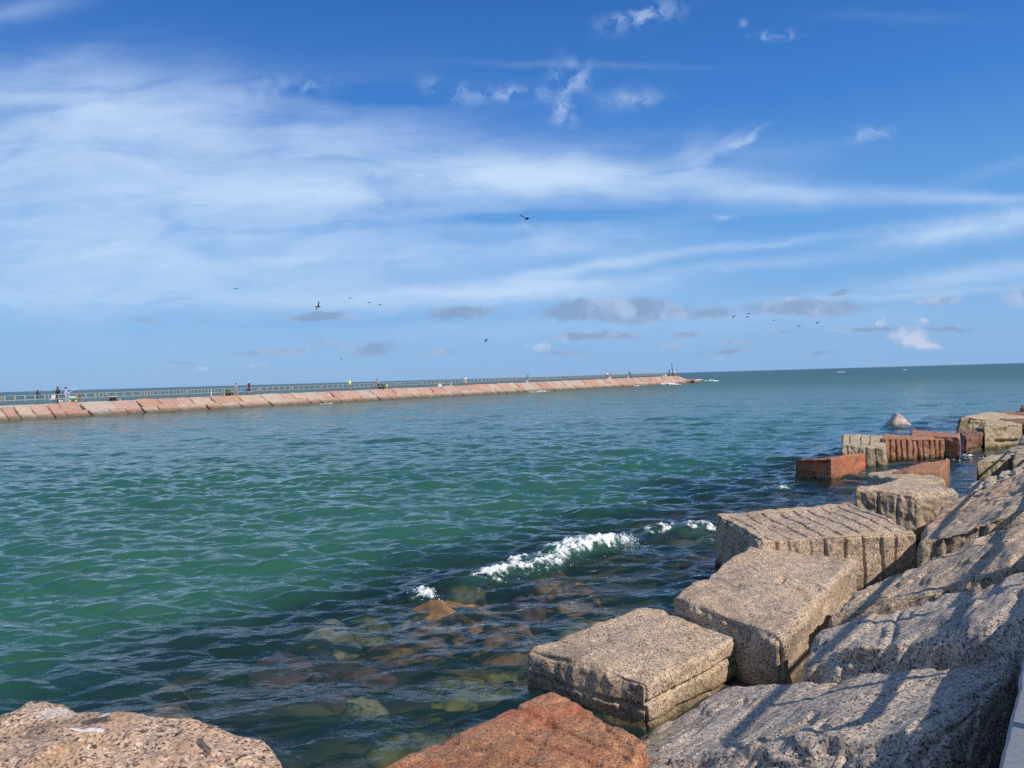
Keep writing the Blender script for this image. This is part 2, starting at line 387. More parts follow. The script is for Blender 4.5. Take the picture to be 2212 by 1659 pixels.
slope('mottled grey stone split by cracks at the water', [(2090, 1092), (2330, 1000), (2330, 950), (2095, 1048)], 'grey', 47, off=.02, res=.03, r=.05,
      grooves=[dict(face='top', across='u', at=[.12, .24, .36, .5, .65], depth=.07, width=.03, rough=.1), dict(face='top', across='v', at=[.45], depth=.06, width=.03)])
block('slope_stone', 'pale buff block with a split down its face, right beside the channel water', [P(2110, 999, .46), P(2183, 989, .52), P(2200, 976, .55), P(2130, 985, .5)], 'buff', res=.03, r=.05, seed=48, group='stones on the slope beside the walkway',
      grooves=[dict(face='near', across='u', at=[.55], depth=.05, width=.04, rough=.08)])
block('slope_stone', 'buff stone against the split buff block', [P(2184, 992, .62), P(2290, 978, .75), P(2300, 955, .8), P(2195, 972, .65)], 'buff', res=.04, r=.06, seed=49, group='stones on the slope beside the walkway')
block('slope_stone', 'small rounded brown stone behind the split buff block', [P(2160, 982, .35), P(2260, 968, .7), P(2290, 950, .85), P(2180, 965, .45)], 'tan', res=.04, r=.12, seed=50, group='stones on the slope beside the walkway')
block('slope_stone', 'brown stone above the slotted tan block', [P(2196, 956, .5), P(2290, 945, .8), P(2300, 925, .9), P(2212, 936, .6)], 'buff', res=.05, r=.1, seed=51, group='stones on the slope beside the walkway')
# --- front stones
block('granite_block', 'rust red stone with ledges at the bottom edge beside the grooved tan block', [P(768, 1668, .22), P(1300, 1800, .42), P(1402, 1600, .36), P(1195, 1478, .3)], 'rust', res=.017, r=.1, seed=61, group=G1,
      amps=((.04, 1.), (.02, 3.2), (.01, 9.), (.004, 25.)), grooves=[dict(face='top', across='v', at=[.36, .74], depth=.04, width=.02), dict(face='top', across='v', at=[.56], span=(.25, 1.), depth=.035, width=.018)])
block('granite_block', 'big speckled boulder with bird droppings in the bottom corner, over the water', [P(-330, 1720, 1.2), P(800, 1850, 1.25), P(590, 1580, 1.25), P(70, 1502, 1.25)], 'boulder', res=.016, r=.1, seed=62, group=G1, bottom=-.5, taper=.12,
      amps=((.08, 1.), (.03, 3.), (.011, 9.), (.004, 25.)), grooves=[dict(face='top', across='v', at=[.3, .62], depth=.03, width=.045)])

# bird droppings on the big boulder, walkway, jetty core
def sheet(name, pts, mat, kind=None):
    bm = bmesh.new(); bm.faces.new([bm.verts.new(p) for p in pts]); me = bpy.data.meshes.new(name); bm.to_mesh(me); bm.free()
    me.materials.append(mat); o = obj(name, me); o['kind'] = kind or 'structure'; return o

def ribbon_solid(name, rows, mat, kind='structure'):
    """rows: cross-sections (lists of points), joined into a closed strip"""
    V = np.array(rows); n, k, _ = V.shape
    F = []
    for i in range(n-1):
        for j in range(k):
            j2 = (j+1) % k
            F.append((i*k+j, (i+1)*k+j, (i+1)*k+j2, i*k+j2))
    me = np_mesh(name, V.reshape(-1, 3), F, mat, False)
    o = obj(name, me)
    if kind: o['kind'] = kind
    return o

rows = []
for t in np.arange(-12, 80.1, .1):
    ed = .3+.016*float(perlin(np.array([[t*1.7, 3.3, 1.]]))[0])+.008*float(perlin(np.array([[t*9., 3.3, 1.]]))[0])
    rows.append([J(t, -2.4, 1.5), J(t, ed-.02, 1.5), J(t, ed, 1.47), J(t, ed-.03, .9), J(t, -2.4, .9)])
walk = ribbon_solid('concrete_path', rows, M_CONC)

# rubble core under the slope stones
ts = np.arange(-8, 82, .4); ps = np.linspace(-3, 4.4, 24)
tt, pp = np.meshgrid(ts, ps, indexing='ij')
zz = np.where(pp < .2, .8, 1.38-.435*pp-.62); zz = np.minimum(zz, .8)
zz = np.where(pp > 2.9, np.minimum(zz, -.45), np.maximum(zz, np.where((pp > 2.) & (tt < 8.5), .02, -1)))
q = np.stack([tt.ravel()*1.3, pp.ravel()*1.3, 0*pp.ravel()], 1)
zz = zz+.12*fbm(q, 3).reshape(zz.shape)
zz = np.where((pp > 2.05) & (pp < 2.9), np.where(tt < 8.5, np.clip(zz, .03, .06), -.45), zz)
V = tt.ravel()[:, None]*E_+pp.ravel()[:, None]*M_; V[:, 2] = zz.ravel()
idx = np.arange(tt.size).reshape(tt.shape)
F = np.stack([idx[:-1, :-1], idx[1:, :-1], idx[1:, 1:], idx[:-1, 1:]], -1).reshape(-1, 4)
tag(obj('ground', np_mesh('ground', V, F, M_DARK)), kind='structure')

# ------------------------------------------------------------------ railings (rounded pipe loops on posts)
def tube_mesh(name, path, rad, mat, sides=6, closed=False, bm=None):
    own = bm is None
    if own: bm = bmesh.new()
    pts = [Vector(p) for p in path]; n = len(pts); rings = []
    up = Vector((0, 0, 1))
    rads = rad if hasattr(rad, '__len__') else [rad]*n
    for i, p in enumerate(pts):
        a = pts[(i-1) % n] if (closed or i > 0) else p
        b = pts[(i+1) % n] if (closed or i < n-1) else p
        d = (b-a).normalized()
        s = d.cross(up) if abs(d.z) < .95 else d.cross(Vector((1, 0, 0)))
        s.normalize(); w = s.cross(d).normalized()
        if rings and (s.dot(last) < 0): s = -s; w = -w
        last = s
        rings.append([bm.verts.new(p+(s*cos(2*pi*k/sides)+w*sin(2*pi*k/sides))*rads[i]) for k in range(sides)])
    m = n if closed else n-1
    for i in range(m):
        A, B = rings[i], rings[(i+1) % n]
        for k in range(sides):
            bm.faces.new((A[k], A[(k+1) % sides], B[(k+1) % sides], B[k]))
    if not closed:
        bm.faces.new(rings[0]); bm.faces.new(rings[-1][::-1])
    if own:
        bmesh.ops.recalc_face_normals(bm, faces=bm.faces[:])
        me = bpy.data.meshes.new(name); bm.to_mesh(me); bm.free()
        for p in me.polygons: p.use_smooth = True
        me.materials.append(mat); return me

def loop_path(L, z0, z1, r, n=6):
    pts = []
    for cx, cz, a0 in ((L-r, z1-r, 90), (L-r, z0+r, 0), (r, z0+r, -90), (r, z1-r, -180)):
        for k in range(n+1):
            a = radians(a0-90*k/n); pts.append((cx+r*cos(a), 0, cz+r*sin(a)))
    return pts
RAIL_L, RAIL_H = 5.2, 1.0
def railing(L, posts, rad, zmid, loc, rz, meshes=None, sides=6):
    root = empty('railing_section', loc, rz)
    if meshes is None:
        meshes = (tube_mesh('rail_loop', loop_path(L, zmid, RAIL_H, .16), rad, M_GALV, sides, True),
                  [tube_mesh('post', [(x, 0, -.02), (x, 0, zmid), (x, 0, RAIL_H-.01)], rad, M_GALV, sides) for x in posts])
    o = bpy.data.objects.new('rail_loop', meshes[0]); link(o, root)
    for m in meshes[1]:
        link(bpy.data.objects.new('post', m), root)
    return root, meshes
RZ = atan2(E_[1], E_[0])
mm = None
for k in range(-1, 4):
    r, mm = railing(RAIL_L, (.78, 2.0, 3.2, 4.42), .028, .53, tuple(J(4.62+k*5.42, -.08, 1.5)), RZ, mm, 10)
    tag(r, 'round pipe railing section on our concrete walkway', 'railing', 'railing sections of our walkway')

# ------------------------------------------------------------------ far jetty
O_ = P(0, 1657*K, 0)                      # its waterline
def fj(t, m, z=0.): return O_+E_*t+M_*m+np.array([0, 0, z])
def t_of(xfull, m):
    d = ray(xfull*K, (1544-.02857*xfull)*K); o = O_+M_*m
    a = np.array([[d[0], -E_[0]], [d[1], -E_[1]]]); s = np.linalg.solve(a, o[:2]); return s[1]
T_END = t_of(2655, 3.4); T_TIP = t_of(2760, 0)
def zw(t): return float(np.interp(t, [0, t_of(228, 4), t_of(1377, 4), t_of(2080, 4), T_END], [1.5, 1.5, 1.62, 1.85, 2.08]))

# landmarks for the labels: the people
LAND = []
def nth(k): return ['first', 'second', 'third', 'fourth', 'fifth', 'sixth', 'seventh', 'eighth', 'ninth', 'tenth', 'eleventh', 'twelfth', 'thirteenth', 'fourteenth', 'fifteenth', 'sixteenth', 'seventeenth', 'eighteenth', 'nineteenth', 'twentieth'][k]
for xf, ph in ((228, 'camouflage hat'), (980, 'black tank top'), (1377, 'yellow shirt'), (1832, 'straw hat'),
               (2080, 'bright blue shirt'), (2398, 'red shirt'), (2650, 'leaning pole')):
    LAND.append((t_of(xf, 4), ph))
def place_words(ts):
    """for sorted positions: 'third beyond the ...' counted from the landmark before each"""
    out = []; cnt = {}
    for t in ts:
        before = [i for i, (lt, _) in enumerate(LAND) if lt <= t]
        if before:
            i = before[-1]; cnt[i] = cnt.get(i, 0)+1
            out.append((cnt[i], 'beyond', LAND[i][1]))
        else: out.append((None, None, None))
    nb = sum(1 for o in out if o[0] is None)
    k = 0; res = []
    for o in out:
        if o[0] is None: res.append('%s short of the %s' % (nth(min(19, nb-1-k)), LAND[0][1])); k += 1
        else: res.append('%s %s the %s' % (nth(min(19, o[0]-1)), o[1], o[2]))
    return res

# inner core and walkway of the far jetty
rows = []; rows2 = []
for t in np.arange(-45, T_END+.5, 2.):
    z = zw(t)
    rows.append([fj(t, 2.75, z-.03), fj(t, 6.2, z), fj(t, 6.2, z-.5), fj(t, 2.6, z-.5)])
    rows2.append([fj(t, .35, -.3), fj(t, 2.7, z-.42), fj(t, 6.1, z-.45), fj(t, 9.5, -.4)])
for t, s in ((T_END+3, .8), (T_END+7, .5), (T_TIP-2, .1)):
    rows2.append([fj(t, .35+.6*(1-s), -.4), fj(t, 2.7, s*1.5-.35), fj(t, 5., s*1.5-.35), fj(t, 8.5, -.4)])
ribbon_solid('far_path', rows, M_CONC)
ribbon_solid('far_ground', rows2, M_DARK)

# armour slabs: an upper and a waterline row on the channel side
slabs = []
cols = ['pinkish', 'orange pink', 'grey', 'buff', 'pinkish', 'brick red', 'orange pink', 'pinkish']
def slab(t0, t1, m0, m1, z0, z1, colr, seed, skew=0., thick=.5, res=.16):
    # m0 waterside edge, m1 inner edge
    g = .03+.03*((seed*7) % 5)/4
    zt = lambda t, f: f
    tp = [fj(t0+g+skew, m0, z0), fj(t1-g+skew, m0, z0), fj(t1-g, m1, z1), fj(t0+g, m1, z1)]
    tp = [tp[0], tp[1], tp[2], tp[3]]
    n = np.cross(tp[1]-tp[0], tp[3]-tp[0]); n /= np.linalg.norm(n)
    bt = [q-n*thick for q in tp]
    me, cen = stone_mesh('armour_stone', tp, bt, res, .1, seed, FAR[colr], amps=((.1, .8), (.05, 2.2)))
    o = obj('armour_stone', me, cen)
    return o
T0 = t_of(0, 0)-16
rows_def = {'upper row': [], 'waterline row': []}
lr = random.Random(21)
tb = t_of(250, 0)
t = T0; seed = 100
while t < T_END+4:
    w = lr.uniform(1.25, 2.3)
    if t < tb:       # tall single slabs near the channel mouth
        rows_def['waterline row'].append((t, t+w*.95, -.05, 2.75, -.12, None, 0.))
        t += w*.95
        t_up = t_lo = t
        continue
    break
t = t_up
while t < T_END+5:
    w = lr.uniform(1.7, 3.6); rows_def['upper row'].append((t, t+w, 1.25+lr.uniform(-.15, .15), 2.85, .62, 'top', lr.uniform(-.25, .35))); t += w
t = t_lo
while t < T_END+6:
    w = lr.uniform(1.3, 2.8); rows_def['waterline row'].append((t, t+w, -.15+lr.uniform(-.1, .15), 1.45, -.2, 'mid', lr.uniform(-.25, .35))); t += w
kc = 0
for row, lst in rows_def.items():
    words_ = place_words([(a[0]+a[1])/2 for a in lst])
    prev = None
    for i, (t0, t1, m0, m1, z0, mode, sk) in enumerate(lst):
        colr = cols[lr.randrange(len(cols))]
        if colr == prev: colr = cols[lr.randrange(len(cols))]
        prev = colr
        zc = zw((t0+t1)/2); fall = max(0, min(1, ((t0+t1)/2-T_END)/6))
        lift = lr.uniform(-.06, .07)
        if mode is None: za, zb = z0, zc-.0
        elif mode == 'top': za, zb = zc*.47, zc+.08
        else: za, zb = z0, zc*.52
        za -= fall*.3; zb -= fall*.55*zc
        o = slab(t0, t1, m0, m1, za+lift*.5, zb+lift, colr, seed, sk, res=.14 if t1 < 60 else .22); seed += 1
        pos = words_[i]
        tag(o, '%s stone, %s of far jetty, %s' % (colr, row, pos), 'rock', 'granite stones on the far jetty')
# tip stones stepping into the sea
for k, (dt, m, w, d, z, c) in enumerate(((6, 1.2, 3.4, 2.6, 1.05, 'orange pink'), (6.5, 3.9, 3.2, 2.6, 1.15, 'pinkish'), (9.5, 1.6, 3.2, 2.4, .75, 'brick red'), (10, 4.2, 3., 2.6, .8, 'buff'),
                                   (12.8, 2.2, 3., 2.6, .5, 'orange pink'), (15.6, 2.6, 3., 2.2, .3, 'buff'), (18.3, 2.4, 2.6, 1.8, .16, 'brick red'))):
    t0 = T_END+dt
    if t0 > T_TIP+1: t0 = T_TIP+1
    tp = [fj(t0, m-d/2, z-.25), fj(t0+w, m-d/2, z-.5), fj(t0+w, m+d/2, z-.2), fj(t0, m+d/2, z+.05)]
    bt = [q-np.array([0, 0, 1.2]) for q in tp]
    me, cen = stone_mesh('tip_stone', tp, bt, .2, .2, 300+k, FAR[c], amps=((.2, .6), (.08, 1.6)))
    tag(obj('tip_stone', me, cen), '%s stone at the sea end of the far jetty, %s past the leaning pole' % (c, nth(k)), 'rock', 'stones at the tip of the far jetty')

# far railings, one each side of the walkway
mm = None
for side, m, sh in (('channel side', 3.15, 0.), ('ocean side', 5.85, 2.1)):
    t = T0+sh; pos = []
    while t < T_END-4.9: pos.append(t); t += 5.45
    wd = place_words([p+2.6 for p in pos])
    for p, w in zip(pos, wd):
        z0, z1 = zw(p), zw(p+RAIL_L)
        r, mm = railing(RAIL_L, (.08, 1.1, 2.1, 3.1, 4.1, 5.12), .036, .5, tuple(fj(p, m, z0)), RZ, mm, 5)
        r.rotation_euler[1] = -atan2(z1-z0, RAIL_L)
        tag(r, '%s pipe railing section, %s' % (side, w), 'railing', 'pipe railing sections on the far jetty')

# ------------------------------------------------------------------ people and gear
def blob(bm, c, r, sx=1, sy=1, sz=1):
    bmesh.ops.create_icosphere(bm, subdivisions=2, radius=r, matrix=Matrix.Translation(Vector(c)) @ Matrix.Diagonal((sx, sy, sz, 1)))
def limb(bm, pts, rads):
    for i in range(len(pts)-1):
        a, b = Vector(pts[i]), Vector(pts[i+1]); n = 5
        tube_mesh('', [a.lerp(b, k/n) for k in range(n+1)], [rads[i]+(rads[i+1]-rads[i])*k/n for k in range(n+1)], None, 8, bm=bm)
    for p, r in zip(pts, rads): blob(bm, p, r*1.0)
def fused(name, bm, mat, parent, voxel):
    bmesh.ops.recalc_face_normals(bm, faces=bm.faces[:])
    me = bpy.data.meshes.new(name+'_raw'); bm.to_mesh(me); bm.free()
    o = bpy.data.objects.new(name+'_raw', me); COL.objects.link(o)
    md = o.modifiers.new('r', 'REMESH'); md.mode = 'VOXEL'; md.voxel_size = voxel; md.use_smooth_shade = True
    dg = bpy.context.evaluated_depsgraph_get(); dg.update()
    out = bpy.data.meshes.new_from_object(o.evaluated_get(dg))
    bpy.data.objects.remove(o); bpy.data.meshes.remove(me)
    out.materials.clear(); out.materials.append(mat); out.name = name
    for p in out.polygons: p.use_smooth = True
    return obj(name, out, parent=parent)

def person(label, loc, rz, shirt, trousers, hat=None, hair=(.02, .015, .01), sleeves=True, shorts=False, lean=0., handL=(-.28, .05, .85), handR=(.28, .05, .85),
           height=1.75, skirt=False, bighat=False, longhair=False, step=.08, scale=1.):
    root = empty('person', tuple(loc), rz)
    s = height/1.75*scale
    root.scale = (s, s, s)
    tag(root, label, 'person', 'people fishing on the far jetty')
    hipz = .92
    def L(p):      # lean about the hip
        x, y, z = p
        if z <= hipz: return (x, y, z)
        a = lean; dz = z-hipz
        return (x, y*cos(a)+dz*sin(a), hipz+dz*cos(a)-y*sin(a))
    hip = [(-.1, 0, .9), (.1, 0, .9)]
    knee = [(-.12, .05+step*.4, .5), (.12, .03-step*.4, .5)]
    ank = [(-.13, step, .08), (.13, -step, .08)]
    sh = [L((-.185, 0, 1.42)), L((.185, 0, 1.42))]
    hands = [handL, handR]
    elb = []
    for i in (0, 1):
        a, b = Vector(sh[i]), Vector(hands[i]); mid = (a+b)/2; d = (b-a).length
        bend = sqrt(max(0, .285**2-(d/2)**2)) if d < .57 else 0
        elb.append(tuple(mid+Vector(((-.6 if i == 0 else .6)*bend, -.55*bend, -.58*bend))))
    head = L((0, .03, 1.63))
    # body
    bm = bmesh.new()
    limb(bm, [(0, 0, .92), L((0, 0, 1.15)), L((0, 0, 1.35)), L((0, 0, 1.45))], [.13, .125, .13, .075])
    limb(bm, [L((0, 0, 1.42)), L((0, .015, 1.54))], [.06, .052])
    blob(bm, head, .1, .86, 1., 1.22)
    blob(bm, (head[0], head[1]+.1, head[2]-.02), .022, .8, 1.1, 1.2)       # nose
    for sx in (-1, 1): blob(bm, (head[0]+sx*.085, head[1]-.005, head[2]-.01), .026, .5, .8, 1.2)
    blob(bm, (head[0], head[1]+.055, head[2]-.085), .045)                     # chin
    for i in (0, 1):
        limb(bm, [hip[i], knee[i], ank[i]], [.085, .058, .042])
        limb(bm, [ank[i], (ank[i][0], ank[i][1]+.15, .045)], [.045, .04])
        limb(bm, [sh[i], elb[i], hands[i]], [.056, .042, .031])
        hv = Vector(hands[i]); dr = (hv-Vector(elb[i])).normalized()
        side = dr.cross(Vector((0, 0, 1)))
        side = side.normalized() if side.length > .01 else Vector((1, 0, 0))
        blob(bm, hv+dr*.05, .04, 1, 1, .8)
        for f in range(4):
            b0 = hv+dr*.07+side*(.02*(f-1.5)); ln = (.07, .08, .075, .06)[f]
            limb(bm, [b0, b0+dr*ln*.6, b0+dr*ln*.85+Vector((0, .0, -.03))], [.012, .011, .01])
        limb(bm, [hv+side*.03, hv+side*.06+dr*.04], [.013, .011])
    fused('body', bm, M_SKIN, root, .016)
    # shirt
    bm = bmesh.new()
    limb(bm, [(0, 0, .9), L((0, 0, 1.05)), L((0, 0, 1.25)), L((0, 0, 1.4))], [.165, .16, .165, .115])
    for i in (0, 1):
        limb(bm, [L((0, 0, 1.4)), sh[i]], [.1, .078])
        if sleeves is True: limb(bm, [sh[i], elb[i], tuple(Vector(elb[i]).lerp(Vector(hands[i]), .85))], [.078, .06, .048])
        elif sleeves == 'short': limb(bm, [sh[i], tuple(Vector(sh[i]).lerp(Vector(elb[i]), .75))], [.08, .072])
    fused('shirt', bm, shirt, root, .018)
    # trousers
    bm = bmesh.new()
    limb(bm, [(0, 0, .95), (0, 0, .86)], [.158, .15])
    for i in (0, 1):
        if shorts: limb(bm, [hip[i], tuple(Vector(hip[i]).lerp(Vector(knee[i]), .95))], [.105, .092])
        else: limb(bm, [hip[i], knee[i], (ank[i][0], ank[i][1], .1)], [.105, .08, .068])
    fused('trousers', bm, trousers, root, .018)
    bm = bmesh.new()
    for i in (0, 1): limb(bm, [(ank[i][0], ank[i][1]-.03, .05), (ank[i][0], ank[i][1]+.17, .045)], [.055, .05])
    fused('shoes', bm, cmat('shoes', (.08, .07, .06)), root, .018)
    bm = bmesh.new()
    blob(bm, (head[0], head[1]-.02, head[2]+.035), .112, .92, 1., 1.05)
    if longhair: limb(bm, [(head[0], head[1]-.07, head[2]), (head[0], head[1]-.1, head[2]-.28)], [.08, .06])
    fused('hair', bm, cmat('hair_%d' % int(hair[0]*1000), hair), root, .018)
    if hat is not None:
        bm = bmesh.new()
        blob(bm, (head[0], head[1]-.005, head[2]+.075), .118, .95, 1.05, .8)
        if bighat: bmesh.ops.create_cone(bm, cap_ends=True, segments=20, radius1=.22, radius2=.17, depth=.03, matrix=Matrix.Translation(Vector((head[0], head[1], head[2]+.06))))
        else: bmesh.ops.create_cone(bm, cap_ends=True, segments=16, radius1=.09, radius2=.085, depth=.025, matrix=Matrix.Translation(Vector((head[0], head[1]+.12, head[2]+.06))))
        fused('hat', bm, hat, root, .016)
    return root

def far_at(xfull, m):
    t = t_of(xfull, m); return fj(t, m, zw(t)), t
# heading: rz=0 faces +Y; facing away across the channel (towards M_) etc.
FACE_OCEAN = atan2(M_[1], M_[0])-pi/2
FACE_SEA = atan2(E_[1], E_[0])-pi/2
FACE_US = FACE_OCEAN+pi
FACE_LAND = FACE_SEA+pi
c = cmat
def pp_(xf, m, label, **kw):
    loc, t = far_at(xf, m); rz = kw.pop('rz', FACE_OCEAN)
    return person(label, loc, rz, **kw), loc
pp_(147, 4.4, 'person in brown jacket and bucket hat at the railing, jeans', rz=FACE_SEA, shirt=c('brown_jacket', (.06, .035, .03)), trousers=c('jeans', (.07, .11, .22)), hat=c('bucket_hat', (.42, .38, .33)), bighat=True, handL=(-.12, .33, 1.15), handR=(.12, .35, 1.15), height=1.68)
pp_(228, 4.4, 'person in black sweatshirt and camouflage hat raising a fishing rod', rz=FACE_LAND+.4, shirt=M_BLACK, trousers=c('grey_trousers', (.13, .12, .1)), hat=c('camo_hat', (.11, .1, .07)), bighat=True, handL=(-.1, .36, 1.3), handR=(.12, .3, 1.22), height=1.86)
pp_(258, 4.2, 'person in lavender shirt and dark cap holding a white rod', rz=FACE_SEA-.3, shirt=c('lavender', (.5, .5, .78)), trousers=c('pale_jeans', (.3, .4, .55)), hat=c('navy_cap', (.03, .03, .05)), handL=(-.15, .3, 1.0), handR=(.2, .35, 1.0), height=1.78)
pp_(929, 4.6, 'dark haired person in grey top beside the blue chairs', shirt=c('grey_top', (.25, .27, .32)), trousers=c('tan_trousers', (.36, .26, .17)), sleeves='short', handL=(-.15, .32, 1.2), handR=(.18, .34, 1.2), height=1.7, step=.15)
pp_(980, 4.0, 'person in black tank top and white cap near the blue chairs', shirt=M_BLACK, trousers=c('dark_shorts', (.03, .03, .04)), shorts=True, sleeves=False, hat=M_WHITE, longhair=True, height=1.8)
pp_(1377, 4.8, 'person in yellow shirt and white cap leaning on the railing', shirt=c('yellow_shirt', (.75, .75, .25)), trousers=M_BLACK, shorts=True, sleeves='short', hat=M_WHITE, handL=(-.42, .35, 1.05), handR=(.3, .3, 1.05), height=1.8)
pp_(1490, 4.9, 'person in tan shirt leaning over the railing beside the black wagon', rz=FACE_OCEAN+.5, shirt=c('tan_shirt', (.36, .3, .25)), trousers=M_BLACK, sleeves='short', lean=.35, handL=(-.2, .5, 1.05), handR=(.2, .52, 1.05), height=1.75)
pp_(1832, 4.4, 'person in white shirt and straw hat holding a rod', rz=FACE_LAND+.6, shirt=M_WHITE, trousers=c('khaki_shorts', (.52, .42, .3)), shorts=True, sleeves='short', hat=c('straw', (.42, .28, .15)), bighat=True, handL=(-.1, .35, 1.2), handR=(.15, .3, 1.1), height=1.72)
pp_(2080, 4.4, 'person in bright blue shirt and khaki trousers', rz=FACE_LAND+.3, shirt=c('bright_blue', (.1, .42, .72)), trousers=c('khaki', (.4, .33, .22)), handL=(-.1, .33, 1.2), handR=(.15, .3, 1.1), height=1.75)
pp_(2391, 4.4, 'person in white shirt and dark shorts near the far end', shirt=M_WHITE, trousers=c('dark_shorts', (.03, .03, .04)), shorts=True, handL=(-.15, .33, 1.15), handR=(.15, .33, 1.15), height=1.78)
pp_(2406, 4.2, 'person in red shirt beside the white cooler', shirt=c('red_shirt', (.62, .05, .08)), trousers=c('maroon', (.2, .04, .05)), height=1.6)
pp_(2483, 4.8, 'person in maroon shirt bending over the railing', shirt=c('maroon', (.2, .04, .05)), trousers=c('dark_shorts', (.03, .03, .04)), lean=.45, handL=(-.2, .5, 1.0), handR=(.2, .5, 1.0), height=1.75)
pp_(2635, 4.4, 'person in dark clothes at the end of the railing', shirt=c('charcoal', (.03, .035, .05)), trousers=M_BLACK, height=1.78)
pp_(2657, 3.9, 'person in white shirt just past the leaning pole', shirt=M_WHITE, trousers=c('khaki_shorts', (.52, .42, .3)), shorts=True, sleeves='short', height=1.8)
pp_(2664.5, 3.9, 'long haired person in a pink top at the end of the walkway', shirt=c('pink_top', (.6, .2, .2)), trousers=c('pink_skirt', (.55, .25, .22)), shorts=True, sleeves='short', longhair=True, hair=(.12, .05, .02), height=1.66)

# fishing rods: held or propped on the rail, from a point up to a tip given in photo pixels
def rod(label, xf, m, zoff, tip_full, mat=None, rad=.011, dm=0.):
    a, t = far_at(xf, m); a = a+np.array([0, 0, zoff])
    d = ray(tip_full[0]*K, tip_full[1]*K)
    o = O_+M_*(m+dm); s = ((o-CAM)@M_)/(d@M_); b = CAM+d*s
    root = empty('fishing_rod', tuple(a))
    tag(root, label, 'fishing rod', 'fishing rods on the far jetty')
    v = Vector(b-a)
    pts = [v*f+Vector((0, 0, .05*sin(pi*f))) for f in np.linspace(0, 1, 9)]
    me = tube_mesh('blank', pts, [rad*(1.3-.8*f) for f in np.linspace(0, 1, 9)], mat or cmat('rod_grey', (.16, .16, .16)), 5)
    link(bpy.data.objects.new('blank', me), root)
    me = tube_mesh('grip', [v*f for f in (-.06, .0, .16)], .022, M_BLACK, 6); link(bpy.data.objects.new('grip', me), root)
    bm = bmesh.new(); bmesh.ops.create_cone(bm, cap_ends=True, segments=10, radius1=.05, radius2=.05, depth=.07, matrix=Matrix.Translation(v*.13+Vector((0, 0, -.06))) @ Matrix.Rotation(pi/2, 4, 'X'))
    me = bpy.data.meshes.new('reel'); bm.to_mesh(me); bm.free(); me.materials.append(M_BLACK); link(bpy.data.objects.new('reel', me), root)
    return root
rod('dark rod standing upright beside the person in the bucket hat', 158, 5.7, .8, (161, 1507))
rod('dark rod raised by the person in the camouflage hat', 216, 4.2, 1.25, (193, 1509))
rod('rod propped upright behind the person in the camouflage hat', 245, 5.7, .8, (241, 1507))
rod('white rod held by the person in the lavender shirt', 268, 4.0, 1.05, (303, 1527), M_WHITE, .02)
rod('thin rod above the dark haired person in grey', 938, 5.5, .9, (940, 1496))
rod('thin rod leaning out past the railing before the yellow shirt', 1284, 5.9, .9, (1276, 1496))
rod('thin rod leaning out beside the person in the tan shirt', 1475, 5.9, .9, (1469, 1489))
rod('thin rod leaning out near the white cooler before the straw hat', 1757, 5.9, .9, (1752, 1473))
rod('long rod held by the person in the straw hat', 1824, 4.3, 1.15, (1808, 1462))
rod('short rod held by the person in the bright blue shirt', 2076, 4.3, 1.2, (2070, 1463))
rod('upright rod by the person in white near the far end', 2389, 5.6, .9, (2389, 1441))
rod('thin rod leaning out by the person in maroon', 2478, 5.6, .9, (2473, 1458))

def box(bm, c, s, rot=None):
    M = Matrix.Translation(Vector(c))
    if rot: M = M @ rot
    bmesh.ops.create_cube(bm, size=1, matrix=M @ Matrix.Diagonal((*s, 1)))
def part(name, bm, mat, parent, bevel=0.):
    if bevel: bmesh.ops.bevel(bm, geom=bm.edges[:], offset=bevel, segments=2, affect='EDGES', profile=.6)
    me = bpy.data.meshes.new(name); bm.to_mesh(me); bm.free(); me.materials.append(mat); return obj(name, me, parent=parent)

def chair(label, xf, m, mat, rz, frame=None):
    loc, t = far_at(xf, m); root = empty('folding_chair', tuple(loc), rz); tag(root, label, 'chair', 'folding chairs on the far jetty')
    frame = frame or cmat('chair_frame', (.3, .3, .3))
    bm = bmesh.new(); box(bm, (0, 0, .42), (.5, .48, .035)); part('seat', bm, mat, root, .01)
    bm = bmesh.new(); box(bm, (0, -.3, .74), (.52, .035, .6), Matrix.Rotation(radians(14), 4, 'X')); part('backrest', bm, mat, root, .012)
    for sx in (-1, 1):
        for a, b in (((-.26*sx, -.24, 0), (-.26*sx, .24, .44)), ((-.26*sx, .24, 0), (-.26*sx, -.24, .44))):
            link(bpy.data.objects.new('leg', tube_mesh('leg', [a, b], .014, frame, 6)), root)
        link(bpy.data.objects.new('armrest', tube_mesh('armrest', [(-.28*sx, -.26, .62), (-.28*sx, .26, .62)], .022, frame, 6)), root)
        link(bpy.data.objects.new('back_pole', tube_mesh('back_pole', [(-.25*sx, -.22, .42), (-.25*sx, -.38, 1.02)], .014, frame, 6)), root)
    return root
chair('pale grey folding chair between the bucket hat and the camouflage hat', 201, 4.6, cmat('chair_grey', (.75, .76, .78)), FACE_OCEAN+.35)
chair('orange brown folding chair beyond the loaded fishing cart', 318, 4.8, cmat('chair_orange', (.42, .2, .09)), FACE_SEA+.5)
chair('light blue folding chair beside the dark haired person', 943, 4.4, cmat('chair_blue', (.04, .3, .6)), FACE_OCEAN+.2)
chair('royal blue folding chair beside the black tank top', 966, 4.4, cmat('chair_royal', (.03, .1, .5)), FACE_OCEAN-.3)

